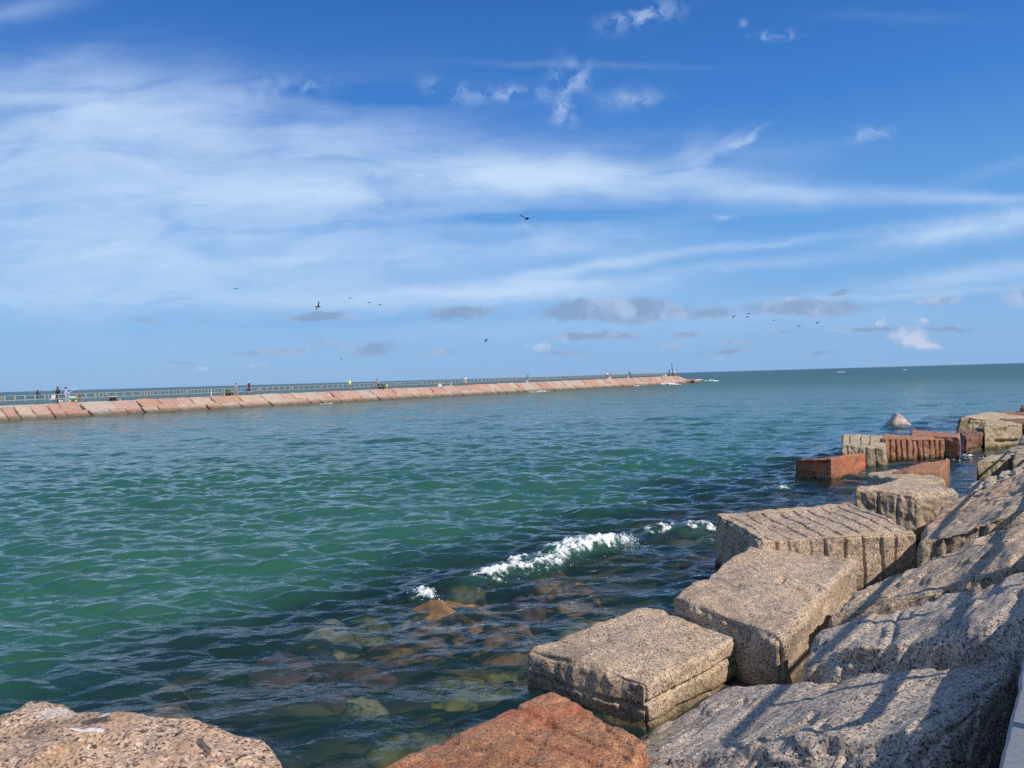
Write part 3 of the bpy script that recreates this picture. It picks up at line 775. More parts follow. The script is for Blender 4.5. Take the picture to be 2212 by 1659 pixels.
def bucket(label, xf, m, mat, h=.38, r=.15, lidm=None):
    loc, t = far_at(xf, m); root = empty('bucket', tuple(loc)); tag(root, label, 'bucket', 'buckets on the far jetty')
    bm = bmesh.new(); bmesh.ops.create_cone(bm, cap_ends=True, segments=18, radius1=r*.86, radius2=r, depth=h, matrix=Matrix.Translation((0, 0, h/2))); part('pail', bm, mat, root)
    bm = bmesh.new(); bmesh.ops.create_cone(bm, cap_ends=True, segments=18, radius1=r*1.06, radius2=r*1.04, depth=.035, matrix=Matrix.Translation((0, 0, h+.012))); part('lid', bm, lidm or mat, root)
    hp = [(r*1.05*cos(a), -.02-r*.6*sin(a), h*.86+.02*sin(a)) for a in np.linspace(0, pi, 9)]
    link(bpy.data.objects.new('handle', tube_mesh('handle', hp, .006, cmat('wire', (.3, .3, .3)), 5)), root)
    return root
def cooler(label, xf, m, body, lid, size=(.7, .4, .4), rz=None, side=None):
    loc, t = far_at(xf, m); root = empty('cooler', tuple(loc), RZ if rz is None else rz); tag(root, label, 'cooler', 'coolers on the far jetty')
    sx, sy, sz = size
    bm = bmesh.new(); box(bm, (0, 0, sz*.42), (sx, sy, sz*.84)); part('tub', bm, body, root, .03)
    bm = bmesh.new(); box(bm, (0, 0, sz*.92), (sx*1.03, sy*1.04, sz*.16)); part('lid', bm, lid, root, .03)
    for s_ in (-1, 1):
        bm = bmesh.new(); box(bm, (s_*(sx/2+.025), 0, sz*.55), (.05, sy*.6, .06 if side is None else sz*.6)); part('handle', bm, side or lid, root, .01)
    return root
def wagon(label, xf, m, bodym, wheelm, load):
    loc, t = far_at(xf, m); root = empty('fishing_cart', tuple(loc), RZ); tag(root, label, 'cart', 'carts on the far jetty')
    bm = bmesh.new(); box(bm, (0, 0, .4), (.95, .5, .24)); part('bed', bm, bodym, root, .02)
    bm = bmesh.new(); box(bm, (.08, 0, .63), (.6, .42, .2)); box(bm, (-.3, .02, .72), (.2, .3, .34)); part('load', bm, load, root, .02)
    for sx in (-.32, .34):
        for sy in (-.27, .27):
            w = obj('wheel', tube_mesh('wheel', [(sx, sy-.035, .14), (sx, sy+.035, .14)], .14, wheelm, 14), parent=root)
            obj('hub', tube_mesh('hub', [(sx, sy-.045, .14), (sx, sy+.045, .14)], .05, M_BLACK, 10), parent=w)
    obj('handle', tube_mesh('handle', [(-.47, 0, .4), (-.85, 0, .85), (-.85, .12, .87)], .015, cmat('wire', (.3, .3, .3)), 6), parent=root)
    return root
YEL = cmat('yellow_plastic', (.75, .6, .08)); GRN = cmat('green_plastic', (.05, .16, .09))
wagon('green fishing cart with yellow wheels behind the lavender shirt', 281, 4.4, GRN, YEL, cmat('cart_load', (.5, .55, .5)))
bucket('white bucket carried low in front of the lavender shirt', 266, 3.5, M_WHITE, .4, .13)
bucket('white bucket at the feet of the person in black', 243, 3.6, M_WHITE, .28, .1)
bucket('small white pail at the boots of the camouflage hat', 233, 3.6, M_WHITE, .34, .1)
cooler('black cooler with white lid and red end, alone by the railing', 441, 4.2, M_BLACK, M_WHITE, (.85, .45, .55), side=cmat('cooler_red', (.62, .1, .1)))
bucket('small pale cup standing past the black cooler', 471, 3.6, cmat('pale_cup', (.6, .75, .65)), .22, .08)
bucket('yellow bucket beside the black gear cart', 881, 3.6, YEL, .34, .15, cmat('pale_lid', (.7, .68, .5)))
wagon('black gear cart beside the yellow bucket', 900, 4.0, M_BLACK, M_BLACK, cmat('cart_dark_load', (.07, .09, .06)))
bucket('white tube post standing by the railing before the yellow bucket', 831, 3.5, M_WHITE, .9, .06)
wagon('black wagon beside the person in the tan shirt', 1506, 4.2, M_BLACK, M_BLACK, M_BLACK)
bucket('lime yellow bucket on the black wagon end', 1522, 4.0, cmat('lime', (.6, .68, .2)), .75, .14)
cooler('white cooler on the stones before the straw hat', 1730, 3.6, M_WHITE, M_WHITE, (.85, .45, .45))
bucket('white bucket past the white cooler, before the straw hat', 1775, 3.5, M_WHITE, .42, .17)
bucket('white bucket at the feet of the bright blue shirt', 2074, 3.5, M_WHITE, .42, .17)
cooler('white cooler below the person in white and red pair', 2399, 3.5, M_WHITE, M_WHITE, (1.0, .5, .5))
bucket('white bucket before the person in maroon', 2473, 3.5, M_WHITE, .45, .2)
cooler('white cooler before the person in dark clothes', 2618, 3.5, M_WHITE, M_WHITE, (.8, .5, .6))
bucket('white bucket next to the last white cooler', 2611, 3.5, M_WHITE, .45, .2)

# leaning pole at the end of the far walkway
a, t = far_at(2650, 3.7)
root = empty('leaning_pole', tuple(a)); tag(root, 'tall black pole leaning at the end of the far walkway', 'pole')
d = ray((1800+1868/2.212)*K, (1350+182/2.212)*K); s = ((O_+M_*3.7-CAM)@M_)/(d@M_); tipv = Vector(CAM+d*s-a)
obj('shaft', tube_mesh('shaft', [Vector((0, 0, -.1)), tipv*.5, tipv], [.11, .1, .09], M_BLACK, 10), parent=root)
obj('cap', tube_mesh('cap', [tipv, tipv*1.015], .12, cmat('pole_cap', (.05, .05, .06)), 10), parent=root)

# ------------------------------------------------------------------ birds
def wing_mesh(name, sgn, a_in, a_out, mat, span=1.05, chord=.3):
    """one wing: arm raised by a_in, hand by a_out degrees; airfoil sections from shoulder to tip"""
    rows = []
    pos = Vector((sgn*.09, 0, .03)); n = 9
    for k in range(n):
        f = k/(n-1)
        ang = radians(a_in+(a_out-a_in)*min(1, max(0, (f-.35)/.3)))
        if k: pos = pos+Vector((sgn*cos(ang), 0, sin(ang)))*(span/(n-1))
        ch = chord*(1-.15*f)*(1 if f < .75 else (1-(f-.75)/.25*.75)); sweep = .06*sin(f*pi)-.14*f*f
        th = .035*(1-f*.8)
        rows.append([pos+Vector((0, sweep+ch*.35, 0)), pos+Vector((0, sweep+ch*.1, th)), pos+Vector((0, sweep-ch*.65, .0)), pos+Vector((0, sweep+ch*.1, -th*.4))])
    V = np.array([[tuple(q) for q in r] for r in rows]); k4 = 4; F = []
    for i in range(n-1):
        for j in range(4):
            j2 = (j+1) % 4; F.append((i*4+j, (i+1)*4+j, (i+1)*4+j2, i*4+j2))
    F.append((0, 1, 2, 3)); F.append(((n-1)*4+3, (n-1)*4+2, (n-1)*4+1, (n-1)*4))
    me = np_mesh(name, V.reshape(-1, 3), F, mat)
    bm = bmesh.new(); bm.from_mesh(me); bmesh.ops.recalc_face_normals(bm, faces=bm.faces[:]); bm.to_mesh(me); bm.free()
    return me
M_PEL = cmat('pelican_feathers', (.035, .03, .028)); M_GULL = cmat('gull_feathers', (.75, .75, .75)); M_BEAK = cmat('beak', (.25, .2, .14))
def bird(label, xf, yf, dist, heading, roll, wl, wr, mat=None, scale=1., group='dark pelicans gliding over the jetties', name='pelican', cat='bird'):
    d = ray(xf*K, yf*K); d = d/np.linalg.norm(d)*dist
    root = empty(name, tuple(CAM+d)); root.rotation_euler = (radians(3), radians(roll), radians(heading)); root.scale = (scale,)*3
    tag(root, label, cat, group)
    mat = mat or M_PEL
    bm = bmesh.new()
    limb(bm, [(0, -.42, 0), (0, -.15, 0), (0, .2, .01), (0, .36, .04)], [.05, .13, .14, .07])
    limb(bm, [(0, .36, .04), (0, .44, .1), (0, .5, .1)], [.06, .05, .06])
    fused('body', bm, mat, root, .03)
    obj('beak', tube_mesh('beak', [(0, .53, .1), (0, .7, .06), (0, .85, .02)], [.04, .035, .012], M_BEAK, 6), parent=root)
    bm = bmesh.new(); box(bm, (0, -.5, 0), (.2, .22, .025)); part('tail', bm, mat, root, .01)
    obj('wing', wing_mesh('wing', -1, wl[0], wl[1], mat), parent=root)
    obj('wing', wing_mesh('wing', 1, wr[0], wr[1], mat), parent=root)
    return root
BG = 'dark pelicans gliding over the jetties'
bird('large dark pelican with raised wings high over the channel', 2076, 861, 92, 20, 2, (18, 22), (12, 20))
bird('dark pelican with drooping wing tips, highest of the group over the far railing', 932, 1136, 205, 40, -8, (5, -55), (12, -25))
bird('dark pelican with one wing up steeply, above the grey cloud', 1253, 1208, 150, 70, -20, (-14, -14), (75, 62))
bird('dark pelican banking, first of three in a row', 1379, 1173, 215, 30, -18, (0, -8), (2, 12))
bird('dark pelican gliding level, middle of three in a row', 1455, 1192, 205, 30, -10, (6, -22), (2, 8))
bird('dark pelican gliding level, lowest of three in a row', 1496, 1200, 205, 30, -2, (8, -12), (8, -6))
bird('dark pelican with wings in a vee low over the far jetty', 1344, 1414, 200, 15, 0, (30, 38), (38, 42))
bird('small dark pelican diving near the far railing', 1914, 1340, 230, 110, 40, (-5, -20), (10, 0))
bird('dark pelican with arched wings at the head of the line', 2890, 1246, 250, 30, -20, (-8, -62), (22, -50))
bird('dark pelican just under the big grey cloud, upper of a pair', 2948, 1235, 265, 30, 2, (6, -12), (2, -14))
bird('dark pelican just under the big grey cloud, lower of a pair', 2943, 1248, 240, 30, -2, (8, -4), (8, -8))
bird('dark pelican alone in the middle of the line', 3047, 1261, 280, 75, 0, (0, -8), (6, 2))
bird('dark pelican lowest of the line near the grey cloud', 3147, 1284, 270, 35, -8, (2, -6), (2, 6))
bird('dark pelican last of the line, out over the open sea', 3219, 1271, 250, 50, -8, (-6, -25), (6, 14))
bird('white gull with bent wings above the end of the far jetty', 2676, 1360, 260, 20, 0, (12, -60), (12, -55), M_GULL, .7, 'white gulls', 'gull')
bird('tiny white gull far off above the far railing', 2175, 1437, 420, 60, 5, (20, 5), (20, 5), M_GULL, .6, 'white gulls', 'gull')

# ------------------------------------------------------------------ sea
def bed_z(t, p):
    b = np.interp(p, [2, 3.6, 4.6, 5.6, 6.8, 8.5, 10.5, 14, 20], [-.45, -.5, -.5, -.42, -.45, -.75, -1.2, -2.6, -5])
    q = np.stack([t*.8, p*.8, 0*t], 1)
    return b+.2*fbm(q+5.1, 3)*np.interp(p, [2, 4, 12], [.6, 1, 1.3])

WN = []
wr_ = np.random.default_rng(12)
for lam_, amp_ in ((7.5, .022), (5.2, .017), (3.6, .016), (2.6, .0165), (1.9, .018), (1.4, .0195), (1.0, .0195), (.72, .018), (.5, .0145), (.34, .0098), (.22, .0056)):
    for j in range(6):
        lam = lam_*wr_.uniform(.82, 1.22); dr = radians(-96+wr_.normal(0, 30)); kx = 2*pi/lam
        WN.append((kx*cos(dr), kx*sin(dr), wr_.uniform(0, 2*pi), amp_*wr_.uniform(.6, 1.2)/1.6, lam))
CR = [(P(880, 1292), P(938, 1284), .1, .2), (P(985, 1268), P(1365, 1178), .2, .38), (P(1385, 1158), P(1545, 1150), .12, .35), (P(1240, 1118), P(1420, 1100), .12, .5), (P(1625, 1068), P(1712, 1060), .09, .35), (P(1800, 1043), P(1872, 1026), .01, .16), (P(2045, 993), P(2105, 986), .01, .16), (P(1450, 1142), P(1545, 1180), .015, .2), (P(1010, 1545), P(1125, 1500), .01, .1)]
def seg_dist(X, Y, a, b):
    ab = b[:2]-a[:2]; L = np.linalg.norm(ab); ab = ab/L
    dx, dy = X-a[0], Y-a[1]; s = dx*ab[0]+dy*ab[1]; n = dx*ab[1]-dy*ab[0]
    return s/L, n, L
def sea(X, Y, spacing):
    Z = np.zeros_like(X); DX = np.zeros_like(X); DY = np.zeros_like(X)
    p = X*M_[0]+Y*M_[1]; t = X*E_[0]+Y*E_[1]
    grp = .8+.5*perlin(np.stack([X*.11, Y*.11, 0*X], 1))        # gusts and sets: no even texture
    calm = np.interp(p, [1, 2.9, 3.5, 9], [.2, .25, .7, 1.])
    for kx, ky, ph, am, lam in WN:
        fade = np.clip((lam/np.maximum(spacing, 1e-6)-1.5)/2., 0, 1)
        if not fade.any(): continue
        a = kx*X+ky*Y+ph; kk = sqrt(kx*kx+ky*ky)
        s = np.sin(a); c_ = np.cos(a)
        Z += am*fade*s; DX -= .8*am*fade*c_*kx/kk; DY -= .8*am*fade*c_*ky/kk
    Z *= grp*calm; DX *= grp*calm; DY *= grp*calm
    foam = np.zeros_like(X)
    amtl = [.45, .74, .5, .2, .36, .26, .36, .24, .2]
    jit = perlin(np.stack([X*1.5, Y*1.5, 0*X+2], 1))*.22+perlin(np.stack([X*4, Y*4, 0*X+2], 1))*.08
    for ci, (a, b, h, w) in enumerate(CR):
        s, n, L = seg_dist(X, Y, a, b); n = n+jit
        e = (.55*sstep(-.08, .12, s)+.45*sstep(.1, .8, s))*(1-sstep(.9, 1.06, s))
        prof = np.where(n > 0, np.exp(-(n/(w*.55))**2), np.exp(-(n/(w*1.8))**2))
        Z += h*e*prof
        foam = np.maximum(foam, amtl[ci]*e*np.where(n > 0, np.exp(-(n/(w*.6))**2), np.exp(-(n/(w*1.2))**2)))
    q = np.stack([X*3., Y*3., 0*X+9], 1)
    on = foam > .03
    rough = np.zeros_like(X)
    if on.any(): rough[on] = fbm(q[on], 4, .65)*.03+.01
    Z += rough*np.clip(foam*1.6, 0, 1)
    return DX, DY, Z, foam, t, p
def sea_grid():
    az = np.linspace(radians(-62), radians(62), 1150)
    r = [2.2]
    while r[-1] < 30000:
        x = r[-1]; r.append(x+max(.018, x*.0042, (x*x/(EYE*769.))*.34 if x < 600 else x*.05))
    r = np.array(r)
    A_, R_ = np.meshgrid(az, r, indexing='ij')
    return A_, R_
A_, R_ = sea_grid()
X = (R_*np.sin(A_)).ravel(); Y = (R_*np.cos(A_)).ravel()
sp = np.maximum(R_*(radians(124)/1149), np.gradient(R_, axis=1)).ravel()
DX, DY, Z, FOAM, T_, PP = sea(X, Y, sp)
depth = Z-bed_z(T_, PP)
clear = np.clip(np.exp(-np.clip(depth, 0, 20)*.6)-.12, 0, 1)/.88*(1-sstep(6.5, 11.5, PP+1.6*perlin(np.stack([X*.35, Y*.35, 0*X+4], 1))))*(1-sstep(42, 60, T_))
clear *= np.clip(1-FOAM*1.5, 0, 1)
V = np.stack([X+DX, Y+DY, Z], 1)
idx = np.arange(X.size).reshape(A_.shape)
F = np.stack([idx[:-1, :-1], idx[:-1, 1:], idx[1:, 1:], idx[1:, :-1]], -1).reshape(-1, 4)[:, ::-1]
print('sea verts', len(V))

def water_mat():
    m, t, out = new_mat('sea_water')
    geo = t.node('ShaderNodeNewGeometry'); co = geo.outputs['Position']
    at = t.node('ShaderNodeAttribute', attribute_name='clear'); af = t.node('ShaderNodeAttribute', attribute_name='foam')
    # ripples
    mp = t.node('ShaderNodeMapping', {'Vector': co, 'Rotation': (0, 0, radians(4)), 'Scale': (.62, 1.25, 1.)})
    n1 = t.node('ShaderNodeTexNoise', {'Vector': mp.outputs[0], 'Scale': 4.2, 'Detail': 4., 'Roughness': .5, 'Distortion': .5})
    n2 = t.node('ShaderNodeTexNoise', {'Vector': mp.outputs[0], 'Scale': 1.1, 'Detail': 4., 'Roughness': .5, 'Distortion': .3})
    h = t.math('ADD', t.math('MULTIPLY', n1.outputs['Fac'], .07), t.math('MULTIPLY', n2.outputs['Fac'], .16))
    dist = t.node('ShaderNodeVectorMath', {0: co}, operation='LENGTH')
    bp = t.node('ShaderNodeBump', {'Height': h, 'Strength': t.maprange(dist.outputs['Value'], 10, 250, .62, .22), 'Distance': 1.})
    # body colour: silty green, patchy
    n3 = t.node('ShaderNodeTexNoise', {'Vector': co, 'Scale': .035, 'Detail': 4.})
    body = t.mix(t.maprange(n3.outputs['Fac'], .35, .65), (.027, .097, .065), (.025, .087, .07))
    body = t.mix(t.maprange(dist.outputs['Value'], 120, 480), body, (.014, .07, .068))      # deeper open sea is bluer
    body = t.mix(t.maprange(at.outputs['Fac'], .05, .6), body, (.019, .06, .052))          # thin water over dark weed scatters little
    dif = t.node('ShaderNodeBsdfDiffuse', {'Color': body})
    tr = t.node('ShaderNodeBsdfTransparent', {'Color': (.9, .93, .94, 1)})
    under = t.node('ShaderNodeMixShader', {0: at.outputs['Fac'], 1: dif.outputs[0], 2: tr.outputs[0]})
    fr = t.node('ShaderNodeFresnel', {'IOR': 1.333, 'Normal': bp.outputs[0]})
    gl = t.node('ShaderNodeBsdfGlossy', {'Color': (1, 1, 1, 1), 'Roughness': t.maprange(dist.outputs['Value'], 15, 300, .04, .22), 'Normal': bp.outputs[0]})
    # wave slopes too small to model hide part of the mirror at grazing angles
    frk = t.math('MULTIPLY', fr.outputs[0], t.maprange(dist.outputs['Value'], 15, 200, .95, .31))
    ws = t.node('ShaderNodeMixShader', {0: frk, 1: under.outputs[0], 2: gl.outputs[0]})
    # foam: lacy
    nf = t.node('ShaderNodeTexNoise', {'Vector': co, 'Scale': 6., 'Detail': 7., 'Roughness': .7, 'Distortion': .6})
    ff = t.maprange(t.math('ADD', nf.outputs['Fac'], t.math('MULTIPLY', af.outputs['Fac'], .4)), .78, 1.0)
    ff = t.math('MULTIPLY', ff, t.maprange(af.outputs['Fac'], .02, .12))
    fd = t.node('ShaderNodeBsdfDiffuse', {'Color': (.78, .8, .8, 1), 'Normal': bp.outputs[0]})
    al = t.node('ShaderNodeMixShader', {0: ff, 1: ws.outputs[0], 2: fd.outputs[0]})
    t.l.new(al.outputs[0], out.inputs[0]); return m
me = np_mesh('water', V, F, water_mat())
for nm, arr in (('clear', clear), ('foam', FOAM)):
    at = me.attributes.new(nm, 'FLOAT', 'POINT'); at.data.foreach_set('value', arr.astype(np.float32))
tag(obj('water', me), kind='structure')

# seabed near our stones
ts = np.arange(-6, 70, .2); ps = np.concatenate([np.arange(1.5, 14, .16), np.arange(14, 75, 2.)])
tt, pp = np.meshgrid(ts, ps, indexing='ij')
z = bed_z(tt.ravel(), pp.ravel())
V = tt.ravel()[:, None]*E_+pp.ravel()[:, None]*M_; V[:, 2] = z
idx = np.arange(tt.size).reshape(tt.shape)
F = np.stack([idx[:-1, :-1], idx[1:, :-1], idx[1:, 1:], idx[:-1, 1:]], -1).reshape(-1, 4)
def bed_mat():
    m, t, out = new_mat('seabed_algae')
    geo = t.node('ShaderNodeNewGeometry'); co = geo.outputs['Position']
    n = t.node('ShaderNodeTexNoise', {'Vector': co, 'Scale': .8, 'Detail': 6., 'Roughness': .6})
    c_ = t.ramp(n.outputs['Fac'], [(.3, (.012, .013, .018)), (.48, (.03, .03, .028)), (.58, (.085, .08, .035)), (.72, (.17, .125, .06))])
    b = t.node('ShaderNodeBsdfPrincipled', {'Base Color': c_, 'Roughness': .9}); t.l.new(b.outputs[0], out.inputs[0]); return m
tag(obj('seabed', np_mesh('seabed', V, F, bed_mat())), kind='structure')

# submerged boulders
def sub_mat(name, c1, c2):
    m, t, out = new_mat(name)
    tc = t.node('ShaderNodeTexCoord')
    n = t.node('ShaderNodeTexNoise', {'Vector': tc.outputs['Object'], 'Scale': 5., 'Detail': 6., 'Roughness': .65})
    b = t.node('ShaderNodeBsdfPrincipled', {'Base Color': t.mix(t.maprange(n.outputs['Fac'], .35, .65), c1, c2), 'Roughness': .7}); t.l.new(b.outputs[0], out.inputs[0]); return m
SB = {'brown': sub_mat('sunk_brown', (.27, .14, .05), (.1, .06, .03)), 'olive': sub_mat('sunk_olive', (.2, .18, .035), (.07, .065, .025)),
      'pale': sub_mat('sunk_pale', (.3, .28, .18), (.13, .12, .08)), 'maroon': sub_mat('sunk_maroon', (.12, .05, .04), (.07, .04, .035)), 'yellow': sub_mat('sunk_yellow', (.3, .27, .09), (.13, .12, .045))}
for k, (x, y, w, dp, hh, colr, lb) in enumerate((
    (950, 1322, 1.5, .6, .01, 'brown', 'large brown boulder awash just inside the breaking wave'),
    (1085, 1350, .75, .4, -.04, 'brown', 'brown boulder under thin water beside the awash boulder'),
    (785, 1322, .5, .4, -.02, 'olive', 'olive boulder showing through the water, seaward of the awash boulder'),
    (715, 1352, .5, .3, -.06, 'pale', 'pale olive sunken boulder outermost of the reef'),
    (1225, 1268, .7, .45, .02, 'brown', 'brown boulder under the near end of the white breaker'),
    (1150, 1292, .5, .35, -.06, 'maroon', 'dark red sunken boulder behind the breaker'),
    (1265, 1338, .55, .35, -.1, 'yellow', 'yellowish sunken boulder in front of the smooth tan block'),
    (1015, 1460, .65, .45, -.18, 'olive', 'deep olive boulder beside the grooved tan block'),
    (1090, 1440, .5, .4, -.15, 'olive', 'olive sunken boulder close to the grooved tan block corner'),
    (780, 1490, .45, .35, -.12, 'pale', 'pale sunken boulder amid dark weed'),
    (385, 1490, .3, .25, .0, 'brown', 'brown boulder breaking the surface above the speckled boulder'),
    (770, 1440, .8, .6, -.22, 'maroon', 'dark maroon boulder sunk amid weed'),
    (620, 1430, .8, .6, -.3, 'maroon', 'maroon boulder sunk deep toward the channel'),
    (1000, 1275, .6, .3, -.03, 'olive', 'olive boulder just under the start of the breaker'),
    (1180, 1222, .6, .4, .0, 'brown', 'brown boulder hidden in the foam of the breaker'),
    (930, 1560, .7, .5, -.2, 'olive', 'green sunken boulder near the rust red stone'))):
    hh -= .075
    c0 = P(x, y, hh); a = w/2
    ang = rng.uniform(-.5, .5)+pi/2-THETA
    ca, sa = cos(ang), sin(ang)
    cs = [np.array([ca*i*a-sa*j*dp*.6, sa*i*a+ca*j*dp*.6, 0]) for i, j in ((-1, -1), (1, -1), (1, 1), (-1, 1))]
    top = [c0+q*.7 for q in cs]; bot = [c0+q*1.5+np.array([0, 0, -.4]) for q in cs]
    me, cen = stone_mesh('sunken_boulder', top, bot, .03, .1, 500+k, SB[colr], amps=((.2, 1.4), (.1, 3.2), (.03, 9.)), crack=.06)
    tag(obj('sunken_boulder', me, cen), lb, 'boulder', 'boulders under the water along our jetty')

# foam lumps on the breaking crests and at the far jetty
def lumps(name, specs, mat):
    bm0 = bmesh.new(); bmesh.ops.create_icosphere(bm0, subdivisions=1, radius=1.)
    bv = np.array([v.co[:] for v in bm0.verts]); bf = np.array([[v.index for v in f.verts] for f in bm0.faces]); bm0.free()
    n = len(specs); S_ = np.array(specs)
    jit = rng.uniform(.7, 1.25, (n, len(bv), 1))
    V = (bv[None]*jit*S_[:, None, 3:6])+S_[:, None, :3]
    F = (bf[None]+np.arange(n)[:, None, None]*len(bv)).reshape(-1, 3)
    return obj(name, np_mesh(name, V.reshape(-1, 3), F, mat))
m, t, out = new_mat('sea_foam')
b = t.node('ShaderNodeBsdfPrincipled', {'Base Color': (.82, .84, .85, 1), 'Roughness': .5}); t.l.new(b.outputs[0], out.inputs[0]); M_FOAM = m
def crest_specs(a, b, h, w, n, zmax, size=(.004, .016), spread=1.):
    out = []
    ab = b-a; L = np.linalg.norm(ab[:2]); nrm = np.array([ab[1], -ab[0], 0])/L
    for k in range(n):
        f = rng.beta(1.9, .95)
        env = (.25+.75*f)*(.35+.65*max(0, float(perlin(np.array([[f*L*1.9, 7.7, h*50]]))[0])+.5))
        if rng.random() > env: continue
        o = rng.normal(.06, .12)*spread
        p = a+ab*f+nrm*o
        j = float(perlin(np.array([[p[0]*1.5, p[1]*1.5, 2]]))[0])*.22+float(perlin(np.array([[p[0]*4, p[1]*4, 2]]))[0])*.08
        p = p-nrm*j
        z = h*.75*math.exp(-(o/.25)**2)+zmax*env*rng.random()**2.2+rng.uniform(-.04, .02)
        s = rng.uniform(*size)
        s *= 1.25
        out.append((p[0], p[1], z, s*rng.uniform(.7, 1.5), s*rng.uniform(.7, 1.5), s*rng.uniform(.5, 1.)))
    return out
def foam_sheet(a, b, h, w, ci, step=.014):
    """torn sheet of foam riding on one crest: lumpy, with holes cut by its own density"""
    ab = b-a; L = np.linalg.norm(ab[:2]); d = ab/L; nr = np.array([d[1], -d[0], 0])
    ss = np.arange(-.08, 1.07, step/L); nn = np.arange(-.95*w-.25, .5*w+.35, step)
    G, H = np.meshgrid(ss, nn, indexing='ij')
    Pq = a[None]+d[None]*(G.ravel()*L)[:, None]+nr[None]*H.ravel()[:, None]
    X, Y = Pq[:, 0], Pq[:, 1]
    DX, DY, Z, fo, t_, p_ = sea(X, Y, np.full(len(X), .05))
    q = np.stack([X, Y, 0*X+3.3], 1)
    bil = np.abs(perlin(q*9))+.6*np.abs(perlin(q*21+4))+.35*np.abs(perlin(q*47+9))
    lace = fbm(q*np.array([5., 5., 1])+2.2, 5, .62)
    dens = np.clip(fo*1.5+lace*.95-.2, 0, 1)*sstep(.04, .3, fo)
    Z = Z+.012+dens*(.045*(.9-bil)+.015)+np.clip(dens-.55, 0, 1)*.06*np.clip(fbm(q*14, 3), 0, 1)
    return np.stack([X+DX, Y+DY, Z], 1), G.shape, dens
FV, FF, FD = [], [], []; base = 0
for ci, c5 in enumerate(CR):
    v, shp, dn = foam_sheet(*c5, ci, .014 if ci in (0, 1, 2) else .022)
    ix = np.arange(len(v)).reshape(shp)
    f = np.stack([ix[:-1, :-1], ix[1:, :-1], ix[1:, 1:], ix[:-1, 1:]], -1).reshape(-1, 4)
    f = f[dn[f].max(1) > .03]
    FV.append(v); FF.append(f+base); FD.append(dn); base += len(v)
FV = np.concatenate(FV); FF = np.concatenate(FF); FD = np.concatenate(FD)
used = np.zeros(len(FV), bool); used[FF.ravel()] = True; remap = np.cumsum(used)-1
me = np_mesh('near_foam', FV[used], remap[FF])
at = me.attributes.new('froth', 'FLOAT', 'POINT'); at.data.foreach_set('value', FD[used].astype(np.float32))
m, t, out = new_mat('torn_foam')
geo = t.node('ShaderNodeNewGeometry'); at = t.node('ShaderNodeAttribute', attribute_name='froth')
n = t.node('ShaderNodeTexNoise', {'Vector': geo.outputs['Position'], 'Scale': 24., 'Detail': 5., 'Roughness': .7, 'Distortion': .4})
al = t.maprange(t.math('ADD', at.outputs['Fac'], t.math('MULTIPLY', t.math('SUBTRACT', n.outputs['Fac'], .5), .9)), .28, .98)
bp = t.node('ShaderNodeBump', {'Height': n.outputs['Fac'], 'Strength': .6, 'Distance': .03})
fc = t.mix(t.maprange(t.math('ADD', at.outputs['Fac'], t.math('SUBTRACT', n.outputs['Fac'], .5)), .25, .95), (.34, .46, .44), (.78, .81, .82))
b = t.node('ShaderNodeBsdfPrincipled', {'Base Color': fc, 'Roughness': .35, 'Normal': bp.outputs[0], 'Alpha': al})
t.l.new(b.outputs[0], out.inputs[0])
me.materials.append(m)
root = obj('near_foam', me)
tag(root, 'white torn foam of the wave breaking over the sunken boulders', 'foam', kind='stuff')
sp_ = crest_specs(*CR[1], 2600, .12, (.0025, .007))+crest_specs(*CR[0], 200, .08, (.0025, .007))+crest_specs(*CR[2], 500, .06, (.0025, .006))
tag(lumps('spray', sp_, M_FOAM), 'fine white droplets thrown up along the breaking wave', 'spray', kind='stuff')
fs = []
def far_foam(x, y, wpx, hpx, n, sz):
    for k in range(n):
        xx = x+rng.normal(0, wpx*.28); yy = y
        d = P(xx*K, yy*K, 0)
        sc_ = np.linalg.norm(d)/3030.
        hgt = abs(rng.normal(0, 1))*hpx*sc_*.5*max(0, 1-abs(xx-x)/(wpx*.6))
        s = sz*rng.uniform(.5, 1.3)
        fs.append((d[0]+rng.normal(0, .6), d[1]+rng.normal(0, .6), hgt, s*1.6, s*1.6, s*.6))
for x, y, w, h, n, sz in ((2315, 1526, 26, 12, 160, .16), (2134, 1541, 16, 3, 40, .1), (2110, 1544, 14, 2, 20, .1), (2382, 1523, 14, 2, 30, .12), (2420, 1522, 22, 4, 60, .14), (2484, 1520, 20, 3, 60, .14), (2505, 1520, 12, 2, 30, .12),
                          (2632, 1514, 56, 5, 260, .2), (2680, 1505, 70, 4, 260, .2), (2650, 1500, 30, 6, 100, .2), (2745, 1496, 22, 2, 70, .2), (2800, 1501, 26, 5, 90, .2), (1500, 1573, 30, 2, 60, .08), (1570, 1566, 30, 2, 60, .08),
                          (1660, 1565, 16, 2, 20, .08), (1760, 1556, 10, 3, 20, .08), (1285, 1590, 14, 2, 16, .07), (3310, 1466, 24, 1.2, 50, .4), (3560, 1457, 10, 1, 20, .35), (3750, 1800, 40, 1, 50, .02)):
    far_foam(x, y, w, h, n, sz)
tag(lumps('far_foam', fs, M_FOAM), 'white foam patches along the far jetty and on the open sea', 'foam', kind='stuff')

# ------------------------------------------------------------------ sun, sky and clouds
SUN_AZ, SUN_EL = radians(132), radians(44.3)
sd = Vector((sin(SUN_AZ)*cos(SUN_EL), cos(SUN_AZ)*cos(SUN_EL), sin(SUN_EL)))
ld = bpy.data.lights.new('sun', 'SUN'); ld.energy = 4.7; ld.angle = radians(.53); ld.color = (1, .93, .83)
lo = bpy.data.objects.new('sun', ld); COL.objects.link(lo); lo.rotation_euler = sd.to_track_quat('Z', 'Y').to_euler(); lo.location = (20, -20, 40)

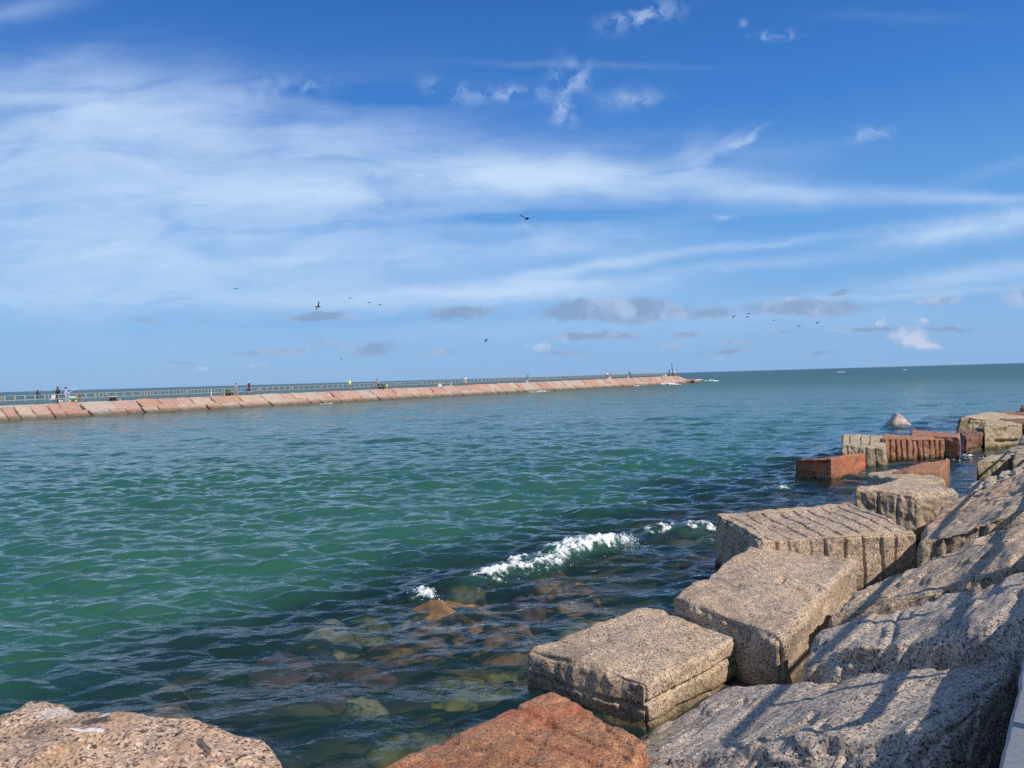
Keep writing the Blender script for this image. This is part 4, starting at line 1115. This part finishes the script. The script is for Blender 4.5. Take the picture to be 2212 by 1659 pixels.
W = bpy.data.worlds.new('World'); SC.world = W; W.use_nodes = True
t = NT(W.node_tree); t.n.clear()
wo = t.node('ShaderNodeOutputWorld'); bg = t.node('ShaderNodeBackground')
sky = t.node('ShaderNodeTexSky', sky_type='NISHITA'); sky.sun_disc = False
sky.sun_elevation = SUN_EL; sky.sun_rotation = SUN_AZ; sky.altitude = 0; sky.air_density = 1.; sky.dust_density = .6; sky.ozone_density = 2.5
tc = t.node('ShaderNodeTexCoord')
sx = t.node('ShaderNodeSeparateXYZ', {0: tc.outputs['Generated']})
yy = t.math('MAXIMUM', sx.outputs[1], .08)
U_ = t.math('DIVIDE', sx.outputs[0], yy); V_ = t.math('DIVIDE', sx.outputs[2], yy)
uv = t.node('ShaderNodeCombineXYZ', {0: U_, 1: V_, 2: 0.})
front = t.maprange(sx.outputs[1], .1, .3)
def sk(x, y):
    d = ray(x, y); return d[0]/d[1], d[2]/d[1]
S1 = 1/FOC
# domain warp
wn = t.node('ShaderNodeTexNoise', {'Vector': uv.outputs[0], 'Scale': 5., 'Detail': 5., 'Roughness': .6})
wv = t.node('ShaderNodeVectorMath', {0: wn.outputs['Color'], 1: (-.5, -.5, -.5)}, operation='ADD')
wA = t.node('ShaderNodeVectorMath', {0: wv.outputs[0], 1: (.09, .035, 0)}, operation='MULTIPLY')
uvA = t.node('ShaderNodeVectorMath', {0: uv.outputs[0], 1: wA.outputs[0]}, operation='ADD')
wn2 = t.node('ShaderNodeTexNoise', {'Vector': uv.outputs[0], 'Scale': 28., 'Detail': 5., 'Roughness': .6})
wv2 = t.node('ShaderNodeVectorMath', {0: wn2.outputs['Color'], 1: (-.5, -.5, -.5)}, operation='ADD')
wB = t.node('ShaderNodeVectorMath', {0: wv2.outputs[0], 1: (.05, .022, 0)}, operation='MULTIPLY')
uvB = t.node('ShaderNodeVectorMath', {0: uv.outputs[0], 1: wB.outputs[0]}, operation='ADD')
def cl(src, x, y, rx, ry, ang=0., lo=1., hi=0., amt=1.):
    """soft elliptical cloud mass centred at a direction of the sky (built when summed, so values are used at once)"""
    return (src, x, y, rx, ry, ang, lo, hi, amt)
_sep = {}
def total(lst):
    """sum of the masses; each one is made to wait for the last so that few values are alive at a time"""
    acc = None
    for src, x, y, rx, ry, ang, lo, hi, amt in lst:
        cx, cy = sk(x, y)
        if id(src.node) not in _sep and src.node.name not in _sep: _sep[src.node.name] = t.node('ShaderNodeSeparateXYZ', {0: src})
        sp = _sep[src.node.name]
        cb = t.node('ShaderNodeCombineXYZ', {0: sp.outputs[0], 1: sp.outputs[1], 2: 0. if acc is None else acc})
        mp = t.node('ShaderNodeMapping', {'Vector': cb.outputs[0], 'Location': (cx, cy, 0), 'Rotation': (0, 0, radians(ang)), 'Scale': (rx*S1, ry*S1, 1e6)}, vector_type='TEXTURE')
        dq = t.node('ShaderNodeVectorMath', {0: mp.outputs[0], 1: mp.outputs[0]}, operation='DOT_PRODUCT')
        g_ = t.math('POWER', .06, dq.outputs['Value'])
        acc = t.math('MULTIPLY', g_, amt) if acc is None else t.math('MULTIPLY_ADD', g_, amt, acc)
    return acc
a = uvA.outputs[0]; b = uvB.outputs[0]
cirrus = total([
    cl(b, 240, 545, 320, 22, -2, amt=.32), cl(b, 120, 640, 360, 26, -3, amt=.32), cl(b, 600, 562, 520, 15, 0, amt=.28), cl(b, 420, 300, 210, 50, -10, amt=.3), cl(b, 170, 250, 210, 36, 12, amt=.28), cl(b, 1240, 372, 330, 30, -2, amt=.5),
    cl(a, 1120, 474, 460, 22, 1, amt=-.4), cl(a, 120, 400, 240, 30, 5, amt=-.22), cl(a, 760, 205, 300, 34, -4, amt=-.25), cl(a, 1700, 480, 260, 22, 2, amt=-.2), cl(a, 900, 690, 700, 22, 0, amt=-.15),
    cl(b, 1180, 520, 60, 34, 30, amt=.3), cl(b, 1150, 500, 26, 12, -40, amt=.25), cl(b, 1700, 525, 130, 9, 6, amt=.4), cl(b, 2030, 505, 150, 14, 6, amt=.4),
    cl(a, 60, 330, 620, 230, 0, amt=.55), cl(a, 330, 300, 520, 190, -8, amt=.42), cl(a, 300, 470, 1200, 320, 0, amt=.42), cl(a, 150, 190, 460, 100, -6, amt=.34), cl(a, 800, 470, 900, 200, 0, amt=.16), cl(a, 450, 210, 560, 60, -3, amt=.2), cl(a, 700, 300, 620, 90, -6, amt=.34),
    cl(a, 560, 415, 520, 42, 3, amt=.2), cl(a, 960, 385, 600, 62, 4, amt=1.05), cl(b, 720, 418, 300, 34, -3, amt=.75), cl(b, 1050, 400, 420, 44, 2, amt=.6), cl(a, 1330, 398, 540, 70, -4, amt=.75), cl(a, 1700, 415, 620, 30, -4, amt=.42), cl(a, 2150, 432, 260, 16, -1, amt=.28),
    cl(a, 250, 520, 900, 100, -1, amt=.36), cl(a, 150, 600, 900, 80, 0, amt=.36), cl(a, 500, 640, 900, 50, 0, amt=.3), cl(a, 1000, 560, 700, 60, 2, amt=.14),
    cl(a, 40, 20, 220, 40, 10, amt=.25), cl(a, 100, 140, 240, 36, 18, amt=.18),
    cl(b, 1600, 305, 80, 11, 28, amt=.55), cl(b, 1530, 335, 110, 20, 32, amt=.5), cl(b, 1490, 330, 80, 44, 50, amt=.35),
    cl(b, 2110, 490, 350, 42, 7, amt=.9), cl(a, 1960, 515, 160, 18, 4, amt=.28),
    cl(a, 1130, 624, 400, 30, 2, amt=1.2), cl(a, 1240, 582, 230, 18, 6, amt=.95), cl(a, 1000, 640, 600, 30, 0, amt=.4), cl(a, 1240, 530, 280, 40, 4, amt=.36), cl(a, 1620, 530, 480, 18, 5, amt=.36), cl(a, 2120, 590, 440, 34, 5, amt=.42), cl(a, 1980, 632, 400, 14, 2, amt=.42), cl(a, 1600, 575, 500, 24, 4, amt=.2),
    cl(a, 1400, 690, 900, 60, 0, amt=.25), cl(a, 2150, 370, 160, 26, 14, amt=.12), cl(a, 1650, 330, 330, 50, 0, amt=.1), cl(a, 1340, 215, 90, 40, 10, amt=.18), cl(a, 1200, 140, 420, 12, -2, amt=.1), cl(a, 1930, 40, 260, 20, -6, amt=.08)])
# fibres: long thin streaks
fb = t.node('ShaderNodeMapping', {'Vector': a, 'Rotation': (0, 0, radians(-5)), 'Scale': (3.2, 15., 1)})
fn = t.node('ShaderNodeTexNoise', {'Vector': fb.outputs[0], 'Scale': 1.5, 'Detail': 8., 'Roughness': .58, 'Distortion': .5})
fl = t.node('ShaderNodeTexNoise', {'Vector': a, 'Scale': 6., 'Detail': 6., 'Roughness': .55})
fib = t.math('ADD', t.math('ADD', t.math('MULTIPLY', t.maprange(fn.outputs['Fac'], .28, .72), .75), t.math('MULTIPLY', t.maprange(fl.outputs['Fac'], .25, .75), .4)), .12)
cir = t.math('MAXIMUM', t.math('MULTIPLY', t.math('MULTIPLY', cirrus, 1.25), fib), 0.)
# small dappled cloudlets
patch = total([cl(uv.outputs[0], 1235, 165, 60, 55, 40), cl(uv.outputs[0], 1215, 240, 40, 50, 30), cl(uv.outputs[0], 1110, 203, 120, 26, 0, amt=.85), cl(uv.outputs[0], 970, 195, 90, 36, -20, amt=.6), cl(uv.outputs[0], 1390, 35, 130, 35, 12), cl(uv.outputs[0], 1680, 76, 70, 16, 2), cl(uv.outputs[0], 1605, 50, 14, 12, 0),
               cl(uv.outputs[0], 1880, 290, 90, 26, 8, amt=.7), cl(uv.outputs[0], 1370, 215, 90, 30, 0, amt=.6), cl(uv.outputs[0], 1140, 490, 60, 20, 0, amt=.6), cl(uv.outputs[0], 1560, 470, 60, 8, 0, amt=.6), cl(uv.outputs[0], 620, 190, 160, 40, 0, amt=.5), cl(uv.outputs[0], 1570, 582, 60, 12, 0, amt=.6)])
pn = t.node('ShaderNodeTexNoise', {'Vector': b, 'Scale': 34., 'Detail': 6., 'Roughness': .6})
dap = t.math('MULTIPLY', patch, t.maprange(pn.outputs['Fac'], .4, .66), None)
dap = t.math('MULTIPLY', dap, .62)
# elsewhere in the sky (behind the viewer, overhead): a plain thin veil
en = t.node('ShaderNodeMapping', {'Vector': tc.outputs['Generated'], 'Scale': (1.2, 1.2, 4.)})
en2 = t.node('ShaderNodeTexNoise', {'Vector': en.outputs[0], 'Scale': 2., 'Detail': 8., 'Roughness': .58, 'Distortion': .4})
els = t.math('MULTIPLY', t.maprange(en2.outputs['Fac'], .42, .72), .6)
els = t.math('MULTIPLY', els, t.math('SUBTRACT', 1., front))
alpha = t.math('ADD', t.math('MULTIPLY', t.math('ADD', cir, dap), front), els)
alpha = t.math('SUBTRACT', 1., t.math('POWER', .31, alpha))
# low clouds
lowg = total([cl(b, 1350, 672, 221, 35, 0), cl(b, 1290, 665, 143, 29, 0, amt=.8), cl(b, 1740, 664, 195, 29, -2), cl(b, 690, 684, 117, 18, 0, amt=.8), cl(b, 995, 673, 117, 24, 0, amt=.8), cl(b, 1280, 727, 169, 14, 0, amt=.8), cl(b, 805, 752, 91, 32, 0, amt=.55), cl(b, 590, 762, 208, 16, 0, amt=.45),
              cl(b, 1810, 630, 46, 12, 0, amt=.7), cl(b, 2030, 649, 78, 14, 0, amt=.75), cl(b, 2200, 640, 65, 40, 0, amt=.5), cl(b, 1480, 722, 65, 10, 0, amt=.7), cl(b, 1590, 738, 65, 8, 0, amt=.6), cl(b, 1570, 760, 104, 9, 0, amt=.6), cl(b, 1450, 745, 52, 13, 0, amt=.5), cl(b, 1840, 712, 78, 9, 0, amt=.5), cl(b, 1900, 712, 117, 10, 0, amt=.5), cl(b, 2050, 714, 104, 12, 0, amt=.6), cl(b, 1690, 717, 65, 8, 0, amt=.5), cl(b, 320, 690, 78, 16, 0, amt=.35), cl(b, 440, 692, 65, 12, 0, amt=.3), cl(b, 1540, 680, 65, 18, 0, amt=.6), cl(b, 950, 762, 78, 13, 0, amt=.4), cl(b, 1770, 764, 91, 9, 0, amt=.45), cl(b, 380, 785, 104, 9, 0, amt=.3), cl(b, 1220, 762, 91, 13, 0, amt=.5), cl(b, 710, 744, 52, 10, 0, amt=.4)])
ln_ = t.node('ShaderNodeTexNoise', {'Vector': b, 'Scale': 16., 'Detail': 6., 'Roughness': .6})
lowa = t.math('MULTIPLY', t.maprange(t.math('MULTIPLY', lowg, t.math('ADD', ln_.outputs['Fac'], .45)), .08, .5), front)
lowa = t.math('MULTIPLY', lowa, .85)
whi = total([cl(b, 1160, 752, 50, 20, 0, amt=.8), cl(b, 1965, 730, 80, 36, -10), cl(b, 1990, 695, 20, 18, 0), cl(b, 2010, 750, 60, 14, -14, amt=.8), cl(b, 1905, 695, 22, 18, 0, amt=.7), cl(b, 440, 792, 30, 9, 0, amt=.6), cl(b, 548, 789, 60, 9, 0, amt=.6), cl(b, 1560, 774, 30, 9, 0, amt=.5), cl(b, 1700, 646, 50, 14, 0, amt=.5), cl(b, 1420, 656, 60, 12, 0, amt=.3)])
cn = t.node('ShaderNodeTexNoise', {'Vector': uv.outputs[0], 'Scale': 46., 'Detail': 7., 'Roughness': .62})
wha = t.math('MULTIPLY', t.maprange(t.math('MULTIPLY', whi, t.maprange(cn.outputs['Fac'], .3, .7, .2, 1.5, 'LINEAR')), .15, 1.05), front)
wha = t.math('MULTIPLY', wha, .75)
SKYK = .085
hs = t.node('ShaderNodeHueSaturation', {'Saturation': 1.25, 'Value': 1., 'Color': sky.outputs[0]})
g = 1/SKYK
grad = t.ramp(sx.outputs[2], [(0., (.26, .475, .80)), (.08, (.225, .465, .82)), (.18, (.14, .385, .80)), (.32, (.055, .225, .66)), (.5, (.022, .12, .45)), (.64, (.06, .165, .4)), (1., (.085, .17, .35))])
gs = t.node('ShaderNodeVectorMath', {0: grad, 1: (g, g, g)}, operation='MULTIPLY')
blue = t.mix(.88, hs.outputs[0], gs.outputs[0])
col = t.mix(alpha, blue, (.58*g, .74*g, .975*g))
lcol = t.mix(t.maprange(ln_.outputs['Fac'], .42, .66), (.245*g, .36*g, .575*g), (.42*g, .54*g, .765*g))
col = t.mix(lowa, col, lcol)
col = t.mix(wha, col, (.62*g, .66*g, .82*g))
t.l.new(col, bg.inputs[0]); bg.inputs[1].default_value = SKYK
t.l.new(bg.outputs[0], wo.inputs[0])
W.cycles.sampling_method = 'MANUAL'; W.cycles.sample_map_resolution = 1024

# ------------------------------------------------------------------ camera, output
cd = bpy.data.cameras.new('camera'); co = bpy.data.objects.new('camera', cd); COL.objects.link(co)
cd.sensor_width = 36; cd.lens = 36*FOC/2212; cd.clip_start = .05; cd.clip_end = 60000
Mx = Matrix(((cR[0], cU[0], -cF[0], 0), (cR[1], cU[1], -cF[1], 0), (cR[2], cU[2], -cF[2], EYE), (0, 0, 0, 1)))
co.matrix_world = Mx
SC.camera = co
SC.view_settings.view_transform = 'Standard'; SC.view_settings.look = 'None'; SC.view_settings.exposure = 0; SC.view_settings.gamma = 1
SC.render.engine = 'CYCLES'; SC.cycles.max_bounces = 6; SC.cycles.transparent_max_bounces = 8; SC.cycles.use_denoising = False
